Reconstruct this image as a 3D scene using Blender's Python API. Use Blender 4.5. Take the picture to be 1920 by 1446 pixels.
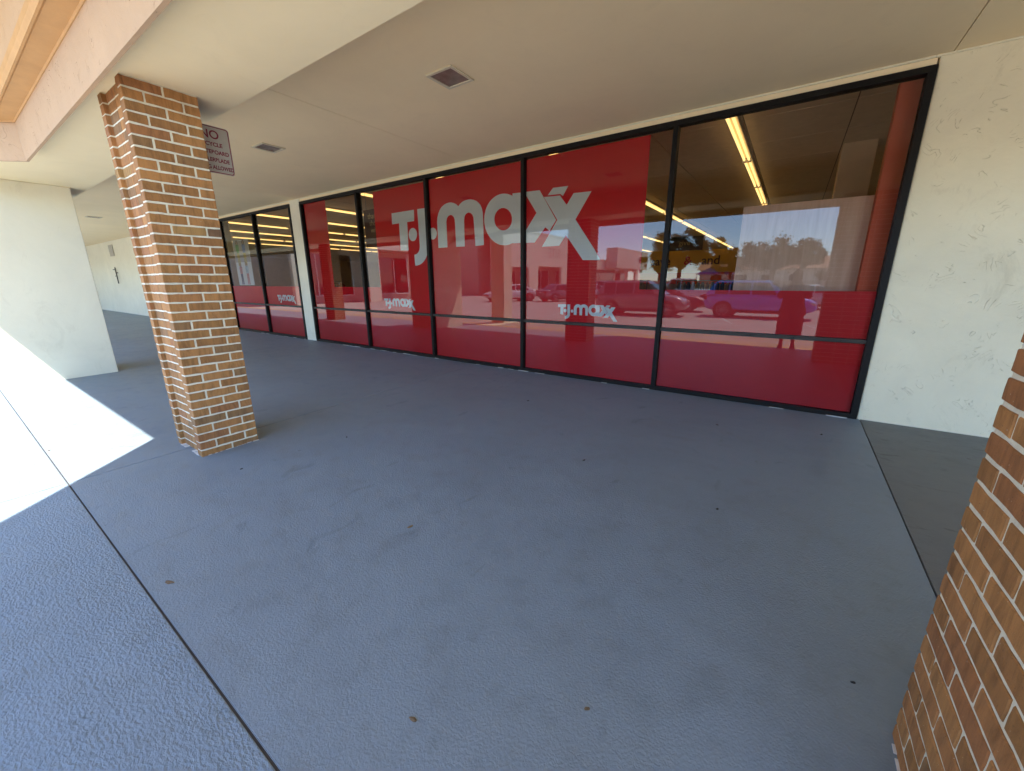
import bpy, bmesh, math, random
from mathutils import Vector, Matrix
R_ = math.radians
random.seed(7)
for o in list(bpy.data.objects): bpy.data.objects.remove(o)
scene = bpy.context.scene
COL = scene.collection

# ------------------------------------------------------------------ camera
cam_data = bpy.data.cameras.new('camera')
cam = bpy.data.objects.new('camera', cam_data); COL.objects.link(cam)
cam_data.sensor_width = 36.0; cam_data.lens = 36.0 * 740 / 1920
cam_data.clip_start = 0.02; cam_data.clip_end = 2000
RT = [[0.822826, 0.568283, -0.003244], [0.142613, -0.21201, -0.966806], [-0.550107, 0.795051, -0.255492]]
right = Vector(RT[0]); up = -Vector(RT[1]); back = -Vector(RT[2])
cam.matrix_world = Matrix(((right.x, up.x, back.x, 0), (right.y, up.y, back.y, 0), (right.z, up.z, back.z, 1.55), (0, 0, 0, 1)))
scene.camera = cam

# ------------------------------------------------------------------ light
SUN_TRAVEL = Vector((-0.285, 0.546, -1.0)).normalized()
sun_el = math.asin(-SUN_TRAVEL.z)
sun_rot = math.atan2(-SUN_TRAVEL.x, -SUN_TRAVEL.y)
world = bpy.data.worlds.new('World'); scene.world = world; world.use_nodes = True
wn = world.node_tree.nodes; wl = world.node_tree.links
sky = wn.new('ShaderNodeTexSky'); sky.sky_type = 'NISHITA'; sky.sun_disc = False
sky.sun_elevation = sun_el; sky.sun_rotation = sun_rot
sky.air_density = 0.75; sky.dust_density = 0.0; sky.ozone_density = 4.5
bg = wn['Background']; bg.inputs[1].default_value = 0.15
wl.new(sky.outputs[0], bg.inputs[0])
sun_d = bpy.data.lights.new('sun', 'SUN'); sun_d.energy = 3.7; sun_d.angle = R_(0.5); sun_d.color = (1.0, 0.95, 0.86)
sun = bpy.data.objects.new('sun', sun_d); COL.objects.link(sun)
sun.rotation_euler = SUN_TRAVEL.to_track_quat('-Z', 'Y').to_euler(); sun.location = (8, -8, 14)
vs = scene.view_settings
vs.view_transform = 'Standard'; vs.look = 'None'; vs.gamma = 1.0; vs.exposure = 2.45; vs.use_curve_mapping = False
cy = scene.cycles
cy.use_denoising = True; cy.max_bounces = 10; cy.diffuse_bounces = 6; cy.glossy_bounces = 4; cy.transparent_max_bounces = 12
cy.caustics_reflective = False; cy.caustics_refractive = False; cy.sample_clamp_indirect = 8.0
# ------------------------------------------------------------------ materials
def nmat(name):
    m = bpy.data.materials.new(name); m.use_nodes = True
    nt = m.node_tree; b = nt.nodes['Principled BSDF']
    return m, nt, b
def N(nt, t, **kw):
    n = nt.nodes.new(t)
    for k, v in kw.items(): setattr(n, k, v)
    return n
def noise(nt, scale, detail=4, rough=0.6, dist=0, vec=None):
    n = N(nt, 'ShaderNodeTexNoise'); n.inputs['Scale'].default_value = scale; n.inputs['Detail'].default_value = detail
    n.inputs['Roughness'].default_value = rough; n.inputs['Distortion'].default_value = dist
    if vec is not None: nt.links.new(vec, n.inputs['Vector'])
    return n
def ramp(nt, fac, stops):
    r = N(nt, 'ShaderNodeValToRGB'); el = r.color_ramp.elements
    while len(el) < len(stops): el.new(0.5)
    for e, (p, c) in zip(el, stops):
        e.position = p; e.color = (*c, 1) if len(c) == 3 else c
    nt.links.new(fac, r.inputs[0]); return r
def mixc(nt, fac, a, b, mode='MIX'):
    n = N(nt, 'ShaderNodeMix', data_type='RGBA', blend_type=mode)
    for s, v in ((0, fac), (6, a), (7, b)):
        if isinstance(v, (int, float)): n.inputs[s].default_value = v
        elif isinstance(v, tuple): n.inputs[s].default_value = (*v, 1)
        else: nt.links.new(v, n.inputs[s])
    return n.outputs[2]
def pos(nt, off_rand=False):
    g = N(nt, 'ShaderNodeNewGeometry'); return g.outputs['Position']
def scaled(nt, vec, s):
    m = N(nt, 'ShaderNodeMapping'); m.inputs['Scale'].default_value = s; nt.links.new(vec, m.inputs['Vector']); return m.outputs[0]
def bump(nt, b, h, strength, dist=0.01, prev=None):
    n = N(nt, 'ShaderNodeBump'); n.inputs['Strength'].default_value = strength; n.inputs['Distance'].default_value = dist
    nt.links.new(h, n.inputs['Height'])
    if prev is not None: nt.links.new(prev, n.inputs['Normal'])
    nt.links.new(n.outputs[0], b.inputs['Normal']); return n.outputs[0]
def plain(name, col, rough=0.6, var=0.12, vscale=3.0, bs=0, bscale=60, metal=0.0, spec=0.4, bd=0.004, coat=0):
    m, nt, b = nmat(name); p = pos(nt)
    n = noise(nt, vscale, 5, 0.6, 0, p)
    dark = tuple(c * (1 - var) for c in col); light = tuple(min(1, c * (1 + var)) for c in col)
    r = ramp(nt, n.outputs[0], [(0.3, dark), (0.7, light)])
    nt.links.new(r.outputs[0], b.inputs['Base Color'])
    b.inputs['Roughness'].default_value = rough; b.inputs['Metallic'].default_value = metal
    b.inputs['Specular IOR Level'].default_value = spec
    if coat: b.inputs['Coat Weight'].default_value = coat; b.inputs['Coat Roughness'].default_value = 0.05
    if bs:
        k = noise(nt, bscale, 6, 0.65, 0, p); bump(nt, b, k.outputs[0], bs, bd)
    return m
def emit(name, col, s):
    m, nt, b = nmat(name); b.inputs['Base Color'].default_value = (*col, 1)
    b.inputs['Emission Color'].default_value = (*col, 1); b.inputs['Emission Strength'].default_value = s; return m

def floor_mat(name, col, coarse, stained=False):
    m, nt, b = nmat(name); p = pos(nt)
    big = noise(nt, 0.55, 6, 0.6, 0.3, p); mid = noise(nt, 6, 5, 0.7, 0, p)
    c1 = ramp(nt, big.outputs[0], [(0.3, tuple(x * 0.93 for x in col)), (0.7, tuple(x * 1.05 for x in col))])
    c2 = ramp(nt, mid.outputs[0], [(0.30, (0.86, 0.85, 0.83)), (0.5, (1, 1, 1))])
    base = mixc(nt, 1.0, c1.outputs[0], c2.outputs[0], 'MULTIPLY')
    # broad foot-traffic wear and drifted grime
    sc = noise(nt, 0.9, 8, 0.7, 0.8, scaled(nt, p, (1, 1.7, 1)))
    sm = ramp(nt, sc.outputs[0], [(0.46, (1, 1, 1)), (0.66, (0.93, 0.92, 0.91))])
    base = mixc(nt, 1.0, base, sm.outputs[0], 'MULTIPLY')
    gv = N(nt, 'ShaderNodeTexVoronoi'); gv.inputs['Scale'].default_value = 2.2; nt.links.new(p, gv.inputs['Vector'])
    gr = ramp(nt, gv.outputs['Distance'], [(0.022, (0.70, 0.70, 0.70)), (0.034, (1, 1, 1))])
    base = mixc(nt, 1.0, base, gr.outputs[0], 'MULTIPLY')
    # small stains
    st = noise(nt, 3.1, 3, 0.5, 0.8, scaled(nt, p, (1.6, 1, 1)))
    if stained: st = noise(nt, 5.0, 5, 0.6, 0.8, scaled(nt, p, (0.8, 2.6, 1)))
    stm = ramp(nt, st.outputs[0], [(0.66, (1, 1, 1)), (0.74, (0.80, 0.80, 0.79))] if not stained else [(0.60, (1, 1, 1)), (0.69, (0.55, 0.55, 0.54))])
    base = mixc(nt, 1.0, base, stm.outputs[0], 'MULTIPLY')
    vv = N(nt, 'ShaderNodeTexVoronoi'); vv.inputs['Scale'].default_value = 95 if not coarse else 62
    dv = noise(nt, 30, 3, 0.6, 0, p)
    va = N(nt, 'ShaderNodeVectorMath', operation='ADD'); nt.links.new(p, va.inputs[0])
    vsx = N(nt, 'ShaderNodeVectorMath', operation='SCALE'); nt.links.new(dv.outputs['Color'], vsx.inputs[0]); vsx.inputs['Scale'].default_value = 0.03
    nt.links.new(vsx.outputs[0], va.inputs[1])
    nt.links.new(scaled(nt, va.outputs[0], (1, 1.0, 1)) if not coarse else scaled(nt, va.outputs[0], (0.75, 1.5, 1)), vv.inputs['Vector'])
    fine = noise(nt, 130 if not coarse else 85, 5, 0.7, 0.4, p)
    mm = N(nt, 'ShaderNodeMath', operation='ADD'); nt.links.new(vv.outputs['Distance'], mm.inputs[0]); nt.links.new(fine.outputs[0], mm.inputs[1])
    bump(nt, b, mm.outputs[0], 0.30 if not coarse else 0.42, 0.006 if not coarse else 0.009)
    nt.links.new(base, b.inputs['Base Color'])
    rr = ramp(nt, mid.outputs[0], [(0.3, (0.42,) * 3), (0.7, (0.6,) * 3)]); nt.links.new(rr.outputs[0], b.inputs['Roughness'])
    b.inputs['Specular IOR Level'].default_value = 0.45
    return m
def stucco_mat(name, col, strength=0.5, crack=True, dirt=0.12):
    m, nt, b = nmat(name); p = pos(nt)
    big = noise(nt, 0.9, 6, 0.65, 0.4, p)
    c1 = ramp(nt, big.outputs[0], [(0.28, tuple(x * (1 - dirt) for x in col)), (0.72, tuple(min(1, x * 1.05) for x in col))])
    base = c1.outputs[0]
    grime = noise(nt, 3.0, 7, 0.75, 1.0, scaled(nt, p, (1, 1, 0.6)))
    gm = ramp(nt, grime.outputs[0], [(0.56, (1, 1, 1)), (0.72, tuple(1 - q * dirt for q in (1.1, 1.2, 1.4)))])
    base = mixc(nt, 1.0, base, gm.outputs[0], 'MULTIPLY')
    sand = noise(nt, 160, 4, 0.7, 0, p)
    tro = noise(nt, 7, 6, 0.6, 2.2, p)
    hm = N(nt, 'ShaderNodeMath', operation='MULTIPLY_ADD'); nt.links.new(sand.outputs[0], hm.inputs[0]); hm.inputs[1].default_value = 0.12; nt.links.new(tro.outputs[0], hm.inputs[2])
    nrm = bump(nt, b, hm.outputs[0], strength * 0.5, 0.01)
    if crack:
        # broken trowel ridges: thin level lines of a warped field, kept only in patches
        w = noise(nt, 3.2, 2, 0.5, 1.8, p)
        pp = N(nt, 'ShaderNodeMath', operation='PINGPONG'); nt.links.new(w.outputs[0], pp.inputs[0]); pp.inputs[1].default_value = 0.06
        ln = ramp(nt, pp.outputs[0], [(0.0, (1, 1, 1)), (0.005, (0, 0, 0))])
        msk = noise(nt, 5.5, 4, 0.6, 0, p); mk = ramp(nt, msk.outputs[0], [(0.54, (0, 0, 0)), (0.60, (1, 1, 1))])
        mul = N(nt, 'ShaderNodeMath', operation='MULTIPLY'); nt.links.new(ln.outputs[0], mul.inputs[0]); nt.links.new(mk.outputs[0], mul.inputs[1])
        inv = N(nt, 'ShaderNodeMath', operation='SUBTRACT'); inv.inputs[0].default_value = 1.0; nt.links.new(mul.outputs[0], inv.inputs[1])
        nrm = bump(nt, b, inv.outputs[0], 0.8, 0.006, nrm)
        base = mixc(nt, mul.outputs[0], base, tuple(x * 0.87 for x in col))
    nt.links.new(base, b.inputs['Base Color']); b.inputs['Roughness'].default_value = 0.85; b.inputs['Specular IOR Level'].default_value = 0.2
    return m
def brick_mat():
    m, nt, b = nmat('brick_clay'); p = pos(nt)
    oi = N(nt, 'ShaderNodeObjectInfo')
    r = ramp(nt, oi.outputs['Random'], [(0.0, (0.323, 0.169, 0.061)), (0.22, (0.384, 0.198, 0.073)), (0.45, (0.299, 0.153, 0.057)), (0.62, (0.360, 0.178, 0.068)),
                                       (0.80, (0.311, 0.145, 0.059)), (0.93, (0.250, 0.145, 0.066)), (0.975, (0.183, 0.108, 0.061)), (0.988, (0.354, 0.218, 0.085))])
    r.color_ramp.interpolation = 'CONSTANT'
    stv = noise(nt, 9, 5, 0.7, 0.6, scaled(nt, p, (2.6, 2.6, 0.5)))
    s1 = ramp(nt, stv.outputs[0], [(0.3, (0.62, 0.58, 0.55)), (0.55, (1.05, 1.0, 0.95)), (0.75, (1.2, 1.08, 0.9))])
    base = mixc(nt, 1.0, r.outputs[0], s1.outputs[0], 'MULTIPLY')
    sp = noise(nt, 170, 3, 0.6, 0, p); spm = ramp(nt, sp.outputs[0], [(0.27, (1, 1, 1)), (0.34, (0, 0, 0))])
    base = mixc(nt, spm.outputs[0], base, (0.06, 0.035, 0.025))
    sq = noise(nt, 120, 2, 0.5, 0, p); sqm = ramp(nt, sq.outputs[0], [(0.755, (0, 0, 0)), (0.775, (1, 1, 1))])
    base = mixc(nt, sqm.outputs[0], base, (0.62, 0.55, 0.45))
    nt.links.new(base, b.inputs['Base Color'])
    h = noise(nt, 130, 6, 0.75, 0.3, scaled(nt, p, (1.3, 1.3, 0.55))); n1 = bump(nt, b, h.outputs[0], 0.55, 0.004)
    h2 = noise(nt, 22, 4, 0.6, 0, p); bump(nt, b, h2.outputs[0], 0.35, 0.01, n1)
    b.inputs['Roughness'].default_value = 0.72; b.inputs['Specular IOR Level'].default_value = 0.35
    return m
def glass_mat():
    m = bpy.data.materials.new('window_glass'); m.use_nodes = True; nt = m.node_tree; nt.nodes.clear()
    o = N(nt, 'ShaderNodeOutputMaterial'); tr = N(nt, 'ShaderNodeBsdfTransparent'); gl = N(nt, 'ShaderNodeBsdfGlossy')
    tr.inputs[0].default_value = (0.88, 0.89, 0.87, 1); gl.inputs['Roughness'].default_value = 0.0
    fr = N(nt, 'ShaderNodeFresnel'); fr.inputs['IOR'].default_value = 1.70
    wv = noise(nt, 1.3, 2, 0.5, 0, pos(nt)); bn = N(nt, 'ShaderNodeBump'); bn.inputs['Strength'].default_value = 1.0; bn.inputs['Distance'].default_value = 0.0002; nt.links.new(wv.outputs[0], bn.inputs['Height']); nt.links.new(bn.outputs[0], gl.inputs['Normal'])
    mx = N(nt, 'ShaderNodeMixShader'); nt.links.new(fr.outputs[0], mx.inputs[0]); nt.links.new(tr.outputs[0], mx.inputs[1]); nt.links.new(gl.outputs[0], mx.inputs[2])
    nt.links.new(mx.outputs[0], o.inputs[0]); return m
def car_glass():
    m, nt, b = nmat('car_glass'); b.inputs['Base Color'].default_value = (0.012, 0.014, 0.016, 1); b.inputs['Roughness'].default_value = 0.04; b.inputs['Specular IOR Level'].default_value = 0.7
    return m
def foliage(name, a, c):
    m, nt, b = nmat(name); p = pos(nt); n = noise(nt, 1.1, 6, 0.7, 0, p)
    r = ramp(nt, n.outputs[0], [(0.3, a), (0.7, c)]); nt.links.new(r.outputs[0], b.inputs['Base Color']); b.inputs['Roughness'].default_value = 0.7
    return m
def wood_mat():
    m, nt, b = nmat('laminate'); p = pos(nt)
    n = noise(nt, 5, 6, 0.65, 0.6, scaled(nt, p, (3, 3, 0.25)))
    r = ramp(nt, n.outputs[0], [(0.3, (0.74, 0.40, 0.25)), (0.7, (0.90, 0.56, 0.38))]); nt.links.new(r.outputs[0], b.inputs['Base Color']); b.inputs['Roughness'].default_value = 0.5
    return m
def poster_mat():
    m, nt, b = nmat('poster_print'); p = pos(nt)
    n = noise(nt, 3.2, 3, 0.6, 0.8, scaled(nt, p, (1.8, 1, 1)))
    r = ramp(nt, n.outputs[0], [(0.25, (0.04, 0.03, 0.05)), (0.40, (0.35, 0.22, 0.16)), (0.46, (0.55, 0.50, 0.12)), (0.52, (0.12, 0.32, 0.16)), (0.57, (0.60, 0.60, 0.58)), (0.63, (0.45, 0.12, 0.12)), (0.72, (0.05, 0.06, 0.12))])
    r.color_ramp.interpolation = 'CONSTANT'
    nt.links.new(r.outputs[0], b.inputs['Base Color']); b.inputs['Roughness'].default_value = 0.4
    return m

M = {}
M['floor'] = floor_mat('painted_concrete', (0.186, 0.240, 0.290), False)
M['floor_rough'] = floor_mat('painted_concrete_outer', (0.186, 0.246, 0.305), True)
M['floor_dull'] = floor_mat('worn_concrete', (0.130, 0.142, 0.150), False, True)
M['joint'] = plain('joint_dirt', (0.05, 0.05, 0.055), 0.9)
M['mortar'] = plain('mortar', (0.68, 0.655, 0.53), 0.9, 0.10, 14, 0.9, 55, bd=0.006, spec=0.2)
M['brick'] = brick_mat()
M['stucco'] = stucco_mat('cream_stucco', (0.82, 0.745, 0.54), 0.5, True)
M['stucco_side'] = stucco_mat('cream_stucco_plain', (0.76, 0.72, 0.56), 0.3, False, 0.08)
M['ceil'] = stucco_mat('ceiling_paint', (0.89, 0.735, 0.48), 0.10, False, 0.035)
M['soffit'] = stucco_mat('soffit_paint', (0.88, 0.78, 0.54), 0.08, False, 0.035)
M['trim'] = plain('trim_paint', (0.76, 0.70, 0.52), 0.5, 0.04)
M['peach'] = stucco_mat('peach_stucco', (0.50, 0.36, 0.245), 1.0, True, 0.08)
M['peach_band'] = plain('peach_band', (0.50, 0.295, 0.13), 0.6, 0.08, 6, 0.2, 30)
M['bronze'] = plain('bronze_aluminium', (0.008, 0.0065, 0.005), 0.55, 0.2, 8, spec=0.2)
M['bronze_rail'] = plain('bronze_rail', (0.036, 0.030, 0.023), 0.5, 0.2, 8, spec=0.3)
M['glass'] = glass_mat()
M['film'] = plain('red_film', (0.80, 0.0012, 0.010), 0.45, 0.04, 2, spec=0.3)
M['white_print'] = plain('white_print', (0.88, 0.88, 0.83), 0.5, 0.03)
M['red_wall'] = plain('red_wall_paint', (0.70, 0.11, 0.045), 0.6, 0.06)
M['caulk'] = plain('caulk', (0.60, 0.60, 0.58), 0.7, 0.2, 20)
M['sign_white'] = plain('sign_sheet', (0.43, 0.395, 0.35), 0.35, 0.05, 20)
M['sign_red'] = plain('sign_red', (0.20, 0.010, 0.035), 0.4, 0.1)
M['lens'] = plain('lamp_lens', (0.20, 0.145, 0.115), 0.15, 0.3, 12)
M['lamp_frame'] = plain('lamp_frame', (0.62, 0.55, 0.40), 0.5, 0.06)
M['asphalt'] = plain('asphalt', (0.35, 0.335, 0.31), 0.9, 0.16, 0.7, 0.4, 60)
M['yellow'] = plain('yellow_paint', (0.70, 0.40, 0.05), 0.7, 0.12, 6)
M['line'] = plain('white_line_paint', (0.62, 0.62, 0.60), 0.7, 0.15, 6)
M['facade'] = plain('facade_stucco', (0.80, 0.70, 0.56), 0.85, 0.06, 0.6)
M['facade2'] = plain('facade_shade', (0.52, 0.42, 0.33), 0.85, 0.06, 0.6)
M['dark'] = plain('shop_dark', (0.06, 0.05, 0.045), 0.3, 0.3, 0.8)
M['shopglass'] = car_glass()
M['red_sign'] = plain('red_letter', (0.5, 0.02, 0.03), 0.5)
M['ghost'] = plain('ghost_letter', (0.50, 0.42, 0.34), 0.85, 0.15, 2)
M['tile_roof'] = plain('clay_roof', (0.45, 0.22, 0.13), 0.8, 0.2, 3)
M['white'] = plain('white_paint', (0.72, 0.72, 0.70), 0.5, 0.05)
M['blue_sign'] = plain('blue_sign', (0.02, 0.08, 0.45), 0.5)
M['steel'] = plain('steel', (0.35, 0.35, 0.35), 0.4, 0.1, metal=0.6)
M['black'] = plain('black', (0.018, 0.018, 0.018), 0.6)
M['rubber'] = plain('rubber', (0.02, 0.02, 0.02), 0.85)
M['rim'] = plain('rim', (0.45, 0.45, 0.46), 0.3, 0.1, metal=0.8)
M['carglass'] = car_glass()
M['redlens'] = plain('red_lens', (0.35, 0.01, 0.01), 0.15)
M['clearlens'] = plain('clear_lens', (0.6, 0.6, 0.6), 0.1)
M['store_tile'] = plain('ceiling_tile', (0.80, 0.68, 0.50), 0.9, 0.06, 8, 0.2, 80)
M['store_gap'] = plain('ceiling_grid', (0.20, 0.17, 0.13), 0.8)
M['store_floor'] = plain('shop_floor', (0.42, 0.38, 0.31), 0.35, 0.1, 1)
M['store_wall'] = plain('shop_wall', (0.82, 0.66, 0.42), 0.8, 0.05)
M['store_yellow'] = plain('shop_yellow', (0.66, 0.42, 0.05), 0.7, 0.05)
M['store_sign'] = plain('shop_sign', (0.07, 0.025, 0.02), 0.6, 0.05)
M['sign_print'] = plain('sign_print', (0.55, 0.40, 0.18), 0.6)
M['wood'] = wood_mat()
M['tube'] = emit('tube_glow', (1.0, 0.64, 0.22), 0.38)
M['housing'] = plain('lamp_housing', (0.65, 0.62, 0.55), 0.5)
M['poster'] = poster_mat()
M['leafA'] = foliage('oak_leaf', (0.035, 0.048, 0.014), (0.12, 0.135, 0.045))
M['leafB'] = foliage('pale_leaf', (0.05, 0.07, 0.02), (0.11, 0.14, 0.05))
M['bark'] = plain('bark', (0.09, 0.07, 0.05), 0.9, 0.3, 8, 0.6, 20)
M['cloth_dark'] = plain('dark_cloth', (0.035, 0.034, 0.04), 0.9, 0.25, 8)
M['cloth_grey'] = plain('charcoal_cloth', (0.055, 0.05, 0.055), 0.9, 0.25, 8)
M['skin'] = plain('skin', (0.20, 0.115, 0.075), 0.55, 0.06)
M['hair'] = plain('hair', (0.015, 0.011, 0.009), 0.55, 0.3, 40)
M['phone'] = plain('phone', (0.02, 0.02, 0.022), 0.2)
M['leaf_dry'] = plain('dry_leaf', (0.13, 0.085, 0.045), 0.8, 0.3, 60)
M['grit'] = plain('grit', (0.03, 0.027, 0.025), 0.8, 0.3, 60)
M['notice'] = plain('notice', (0.40, 0.37, 0.30), 0.7, 0.2, 20)
M['tent'] = plain('blue_canvas', (0.02, 0.12, 0.5), 0.7)
for i, c in enumerate([(0.20, 0.19, 0.12), (0.05, 0.05, 0.06), (0.25, 0.08, 0.06), (0.35, 0.33, 0.28), (0.06, 0.09, 0.18)]):
    M['garment%d' % i] = plain('garment_%d' % i, c, 0.9, 0.3, 6)
for k_, c_ in (('green', (.10, .35, .12)), ('ochre', (.55, .42, .12)), ('blue', (.12, .2, .45)), ('pink', (.55, .22, .22)), ('navy', (.05, .07, .16)), ('sky', (.45, .55, .6)), ('skin', (.45, .28, .2))): M['print_' + k_] = plain('print_' + k_, c_, 0.4, 0.25, 14)
CARP = {k: plain('car_' + k, c, 0.28, 0.02, 1, metal=mt, spec=0.6, coat=0.8) for k, c, mt in (
    ('blue', (0.05, 0.26, 0.85), 0.1), ('mauve', (0.30, 0.22, 0.24), 0.2), ('white', (0.75, 0.75, 0.74), 0), ('grey', (0.16, 0.16, 0.17), 0.4),
    ('red', (0.22, 0.02, 0.02), 0.2), ('silver', (0.45, 0.45, 0.46), 0.6), ('black', (0.02, 0.02, 0.022), 0))}

# ------------------------------------------------------------------ mesh helpers
def wloc(o):
    v = Vector((0, 0, 0))
    while o is not None: v += o.location; o = o.parent
    return v
def link(name, me, mats, parent=None, local=False):
    o = bpy.data.objects.new(name, me); COL.objects.link(o)
    for m in (mats if isinstance(mats, (list, tuple)) else [mats]):
        if len(me.materials) < (len(mats) if isinstance(mats, (list, tuple)) else 1): me.materials.append(m)
    if parent is not None:
        o.parent = parent
        if not local:
            off = wloc(parent); me.transform(Matrix.Translation(-off))
    return o
def mesh(name, verts, faces, mat, parent=None, local=False, smooth=False):
    me = bpy.data.meshes.new(name); me.from_pydata([tuple(v) for v in verts], [], faces); me.update()
    bm = bmesh.new(); bm.from_mesh(me); bmesh.ops.recalc_face_normals(bm, faces=bm.faces); bm.to_mesh(me); bm.free()
    if smooth: me.polygons.foreach_set('use_smooth', [True] * len(me.polygons))
    return link(name, me, mat, parent, local)
BF = [(0, 3, 2, 1), (4, 5, 6, 7), (0, 1, 5, 4), (1, 2, 6, 5), (2, 3, 7, 6), (3, 0, 4, 7)]
def bv(x0, x1, y0, y1, z0, z1):
    return [(x0, y0, z0), (x1, y0, z0), (x1, y1, z0), (x0, y1, z0), (x0, y0, z1), (x1, y0, z1), (x1, y1, z1), (x0, y1, z1)]
def box(name, x0, x1, y0, y1, z0, z1, mat, parent=None, bev=0.0, local=False):
    if not bev: return mesh(name, bv(x0, x1, y0, y1, z0, z1), BF, mat, parent, local)
    bm = bmesh.new(); vs_ = [bm.verts.new(v) for v in bv(x0, x1, y0, y1, z0, z1)]
    for f in BF: bm.faces.new([vs_[i] for i in f])
    bmesh.ops.bevel(bm, geom=list(bm.edges), offset=bev, segments=2, affect='EDGES', profile=0.6)
    bmesh.ops.recalc_face_normals(bm, faces=bm.faces)
    me = bpy.data.meshes.new(name); bm.to_mesh(me); bm.free(); return link(name, me, mat, parent, local)
def boxes(name, lst, mat, parent=None, local=False):
    V, F = [], []
    for b in lst:
        k = len(V); V += bv(*b); F += [tuple(i + k for i in f) for f in BF]
    return mesh(name, V, F, mat, parent, local)
def cyl_vf(a, b, r0, r1, n=10):
    a, b = Vector(a), Vector(b); d = (b - a).normalized(); u = d.orthogonal().normalized(); w = d.cross(u)
    V = [a + (u * math.cos(2 * math.pi * i / n) + w * math.sin(2 * math.pi * i / n)) * r0 for i in range(n)] + \
        [b + (u * math.cos(2 * math.pi * i / n) + w * math.sin(2 * math.pi * i / n)) * r1 for i in range(n)]
    F = [(i, (i + 1) % n, n + (i + 1) % n, n + i) for i in range(n)] + [tuple(range(n - 1, -1, -1)), tuple(range(n, 2 * n))]
    return V, F
def cyls(name, lst, mat, parent=None, local=False, n=10, smooth=False):
    V, F = [], []
    for (a, b, r0, r1) in lst:
        v, f = cyl_vf(a, b, r0, r1, n); k = len(V); V += v; F += [tuple(i + k for i in ff) for ff in f]
    return mesh(name, V, F, mat, parent, local, smooth)
def prism(name, pts, axis, a0, a1, mat, parent=None, local=False):
    # pts: polygon in the other two axes (x,z) for axis y, (y,z) for axis x, (x,y) for axis z
    def mk(p, a): return {'x': (a, p[0], p[1]), 'y': (p[0], a, p[1]), 'z': (p[0], p[1], a)}[axis]
    n = len(pts); V = [mk(p, a0) for p in pts] + [mk(p, a1) for p in pts]
    F = [tuple(range(n)), tuple(range(2 * n - 1, n - 1, -1))] + [(i, n + i, n + (i + 1) % n, (i + 1) % n) for i in range(n)]
    return mesh(name, V, F, mat, parent, local)
def tag(o, label=None, cat=None, group=None, kind=None):
    if label: o['label'] = label
    if cat: o['category'] = cat
    if group: o['group'] = group
    if kind: o['kind'] = kind
    return o
def thing(name, loc, label, cat, group=None, rz=0):
    o = bpy.data.objects.new(name, None); COL.objects.link(o); o.location = loc; o.rotation_euler = (0, 0, rz); o.empty_display_size = 0.2
    return tag(o, label, cat, group)
def copy_tree(o, parent=None):
    c = o.copy(); COL.objects.link(c); c.parent = parent
    for ch in list(o.children): copy_tree(ch, c)
    return c
def text_mesh(name, body, size, mat, parent, loc, rot, align='LEFT', ext=0.0, spacing=1.0, bold=0.0, sx=1.0):
    cu = bpy.data.curves.new(name, 'FONT'); cu.body = body; cu.size = size; cu.align_x = align; cu.extrude = ext; cu.space_line = spacing; cu.offset = bold
    t = bpy.data.objects.new('tmp_text', cu); COL.objects.link(t)
    bpy.context.view_layer.update()
    me = bpy.data.meshes.new_from_object(t); bpy.data.objects.remove(t); bpy.data.curves.remove(cu)
    me.name = name; me.materials.clear(); me.transform(Matrix.Scale(sx, 4, (1, 0, 0)))
    me.transform(Matrix.Translation(loc) @ rot.to_4x4())
    return link(name, me, mat, parent)
def curve_mesh(name, polys, y, mat, parent, ext=0.0):
    cu = bpy.data.curves.new(name, 'CURVE'); cu.dimensions = '2D'; cu.fill_mode = 'BOTH'; cu.extrude = ext
    for pts in polys:
        sp = cu.splines.new('POLY'); sp.points.add(len(pts) - 1)
        for p, q in zip(sp.points, pts): p.co = (q[0], q[1], 0, 1)
        sp.use_cyclic_u = True
    t = bpy.data.objects.new('tmp_curve', cu); COL.objects.link(t); bpy.context.view_layer.update()
    me = bpy.data.meshes.new_from_object(t); bpy.data.objects.remove(t); bpy.data.curves.remove(cu)
    me.name = name; me.materials.clear(); me.transform(Matrix.Translation((0, y, 0)) @ Matrix.Rotation(R_(90), 4, 'X'))
    return link(name, me, mat, parent)

S = 0.0165           # the walkway rises gently towards the shop
D = 5.485            # glass line
def fz(y): return S * y

# ------------------------------------------------------------------ ground
lot = mesh('parking_lot', [(-300, -400, -0.16), (300, -400, -0.16), (300, 60, -0.16), (-300, 60, -0.16)], [(0, 1, 2, 3)], M['asphalt']); tag(lot, kind='structure')
walk = bpy.data.objects.new('walkway', None); COL.objects.link(walk); tag(walk, kind='structure')
def slab(x0, x1, y0, y1, mat):
    V = [(x0, y0, -0.15), (x1, y0, -0.15), (x1, y1, -0.15), (x0, y1, -0.15), (x0, y0, fz(y0)), (x1, y0, fz(y0)), (x1, y1, fz(y1)), (x0, y1, fz(y1))]
    bm = bmesh.new(); vv = [bm.verts.new(v) for v in V]
    for f in BF: bm.faces.new([vv[i] for i in f])
    e = [ed for ed in bm.edges if all(v.co.z > -0.1 for v in ed.verts)]
    bmesh.ops.bevel(bm, geom=e, offset=0.003, segments=2, affect='EDGES'); bmesh.ops.recalc_face_normals(bm, faces=bm.faces)
    me = bpy.data.meshes.new('slab'); bm.to_mesh(me); bm.free(); return link('slab', me, mat, walk)
XS = [-40, -31.0, -25.0, -19.8, -14.9, -9.75, -4.53, 0.80, 6.1, 11.5]
for a, b in zip(XS[:-1], XS[1:]):
    g = 0.0025
    slab(a + g, b - g, 0.325 + 0.0045, D + 0.3, M['floor_dull'] if a > 0.5 else M['floor'])
    slab(a + g, b - g, -0.37, 0.325 - 0.0045, M['floor_rough'])
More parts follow.
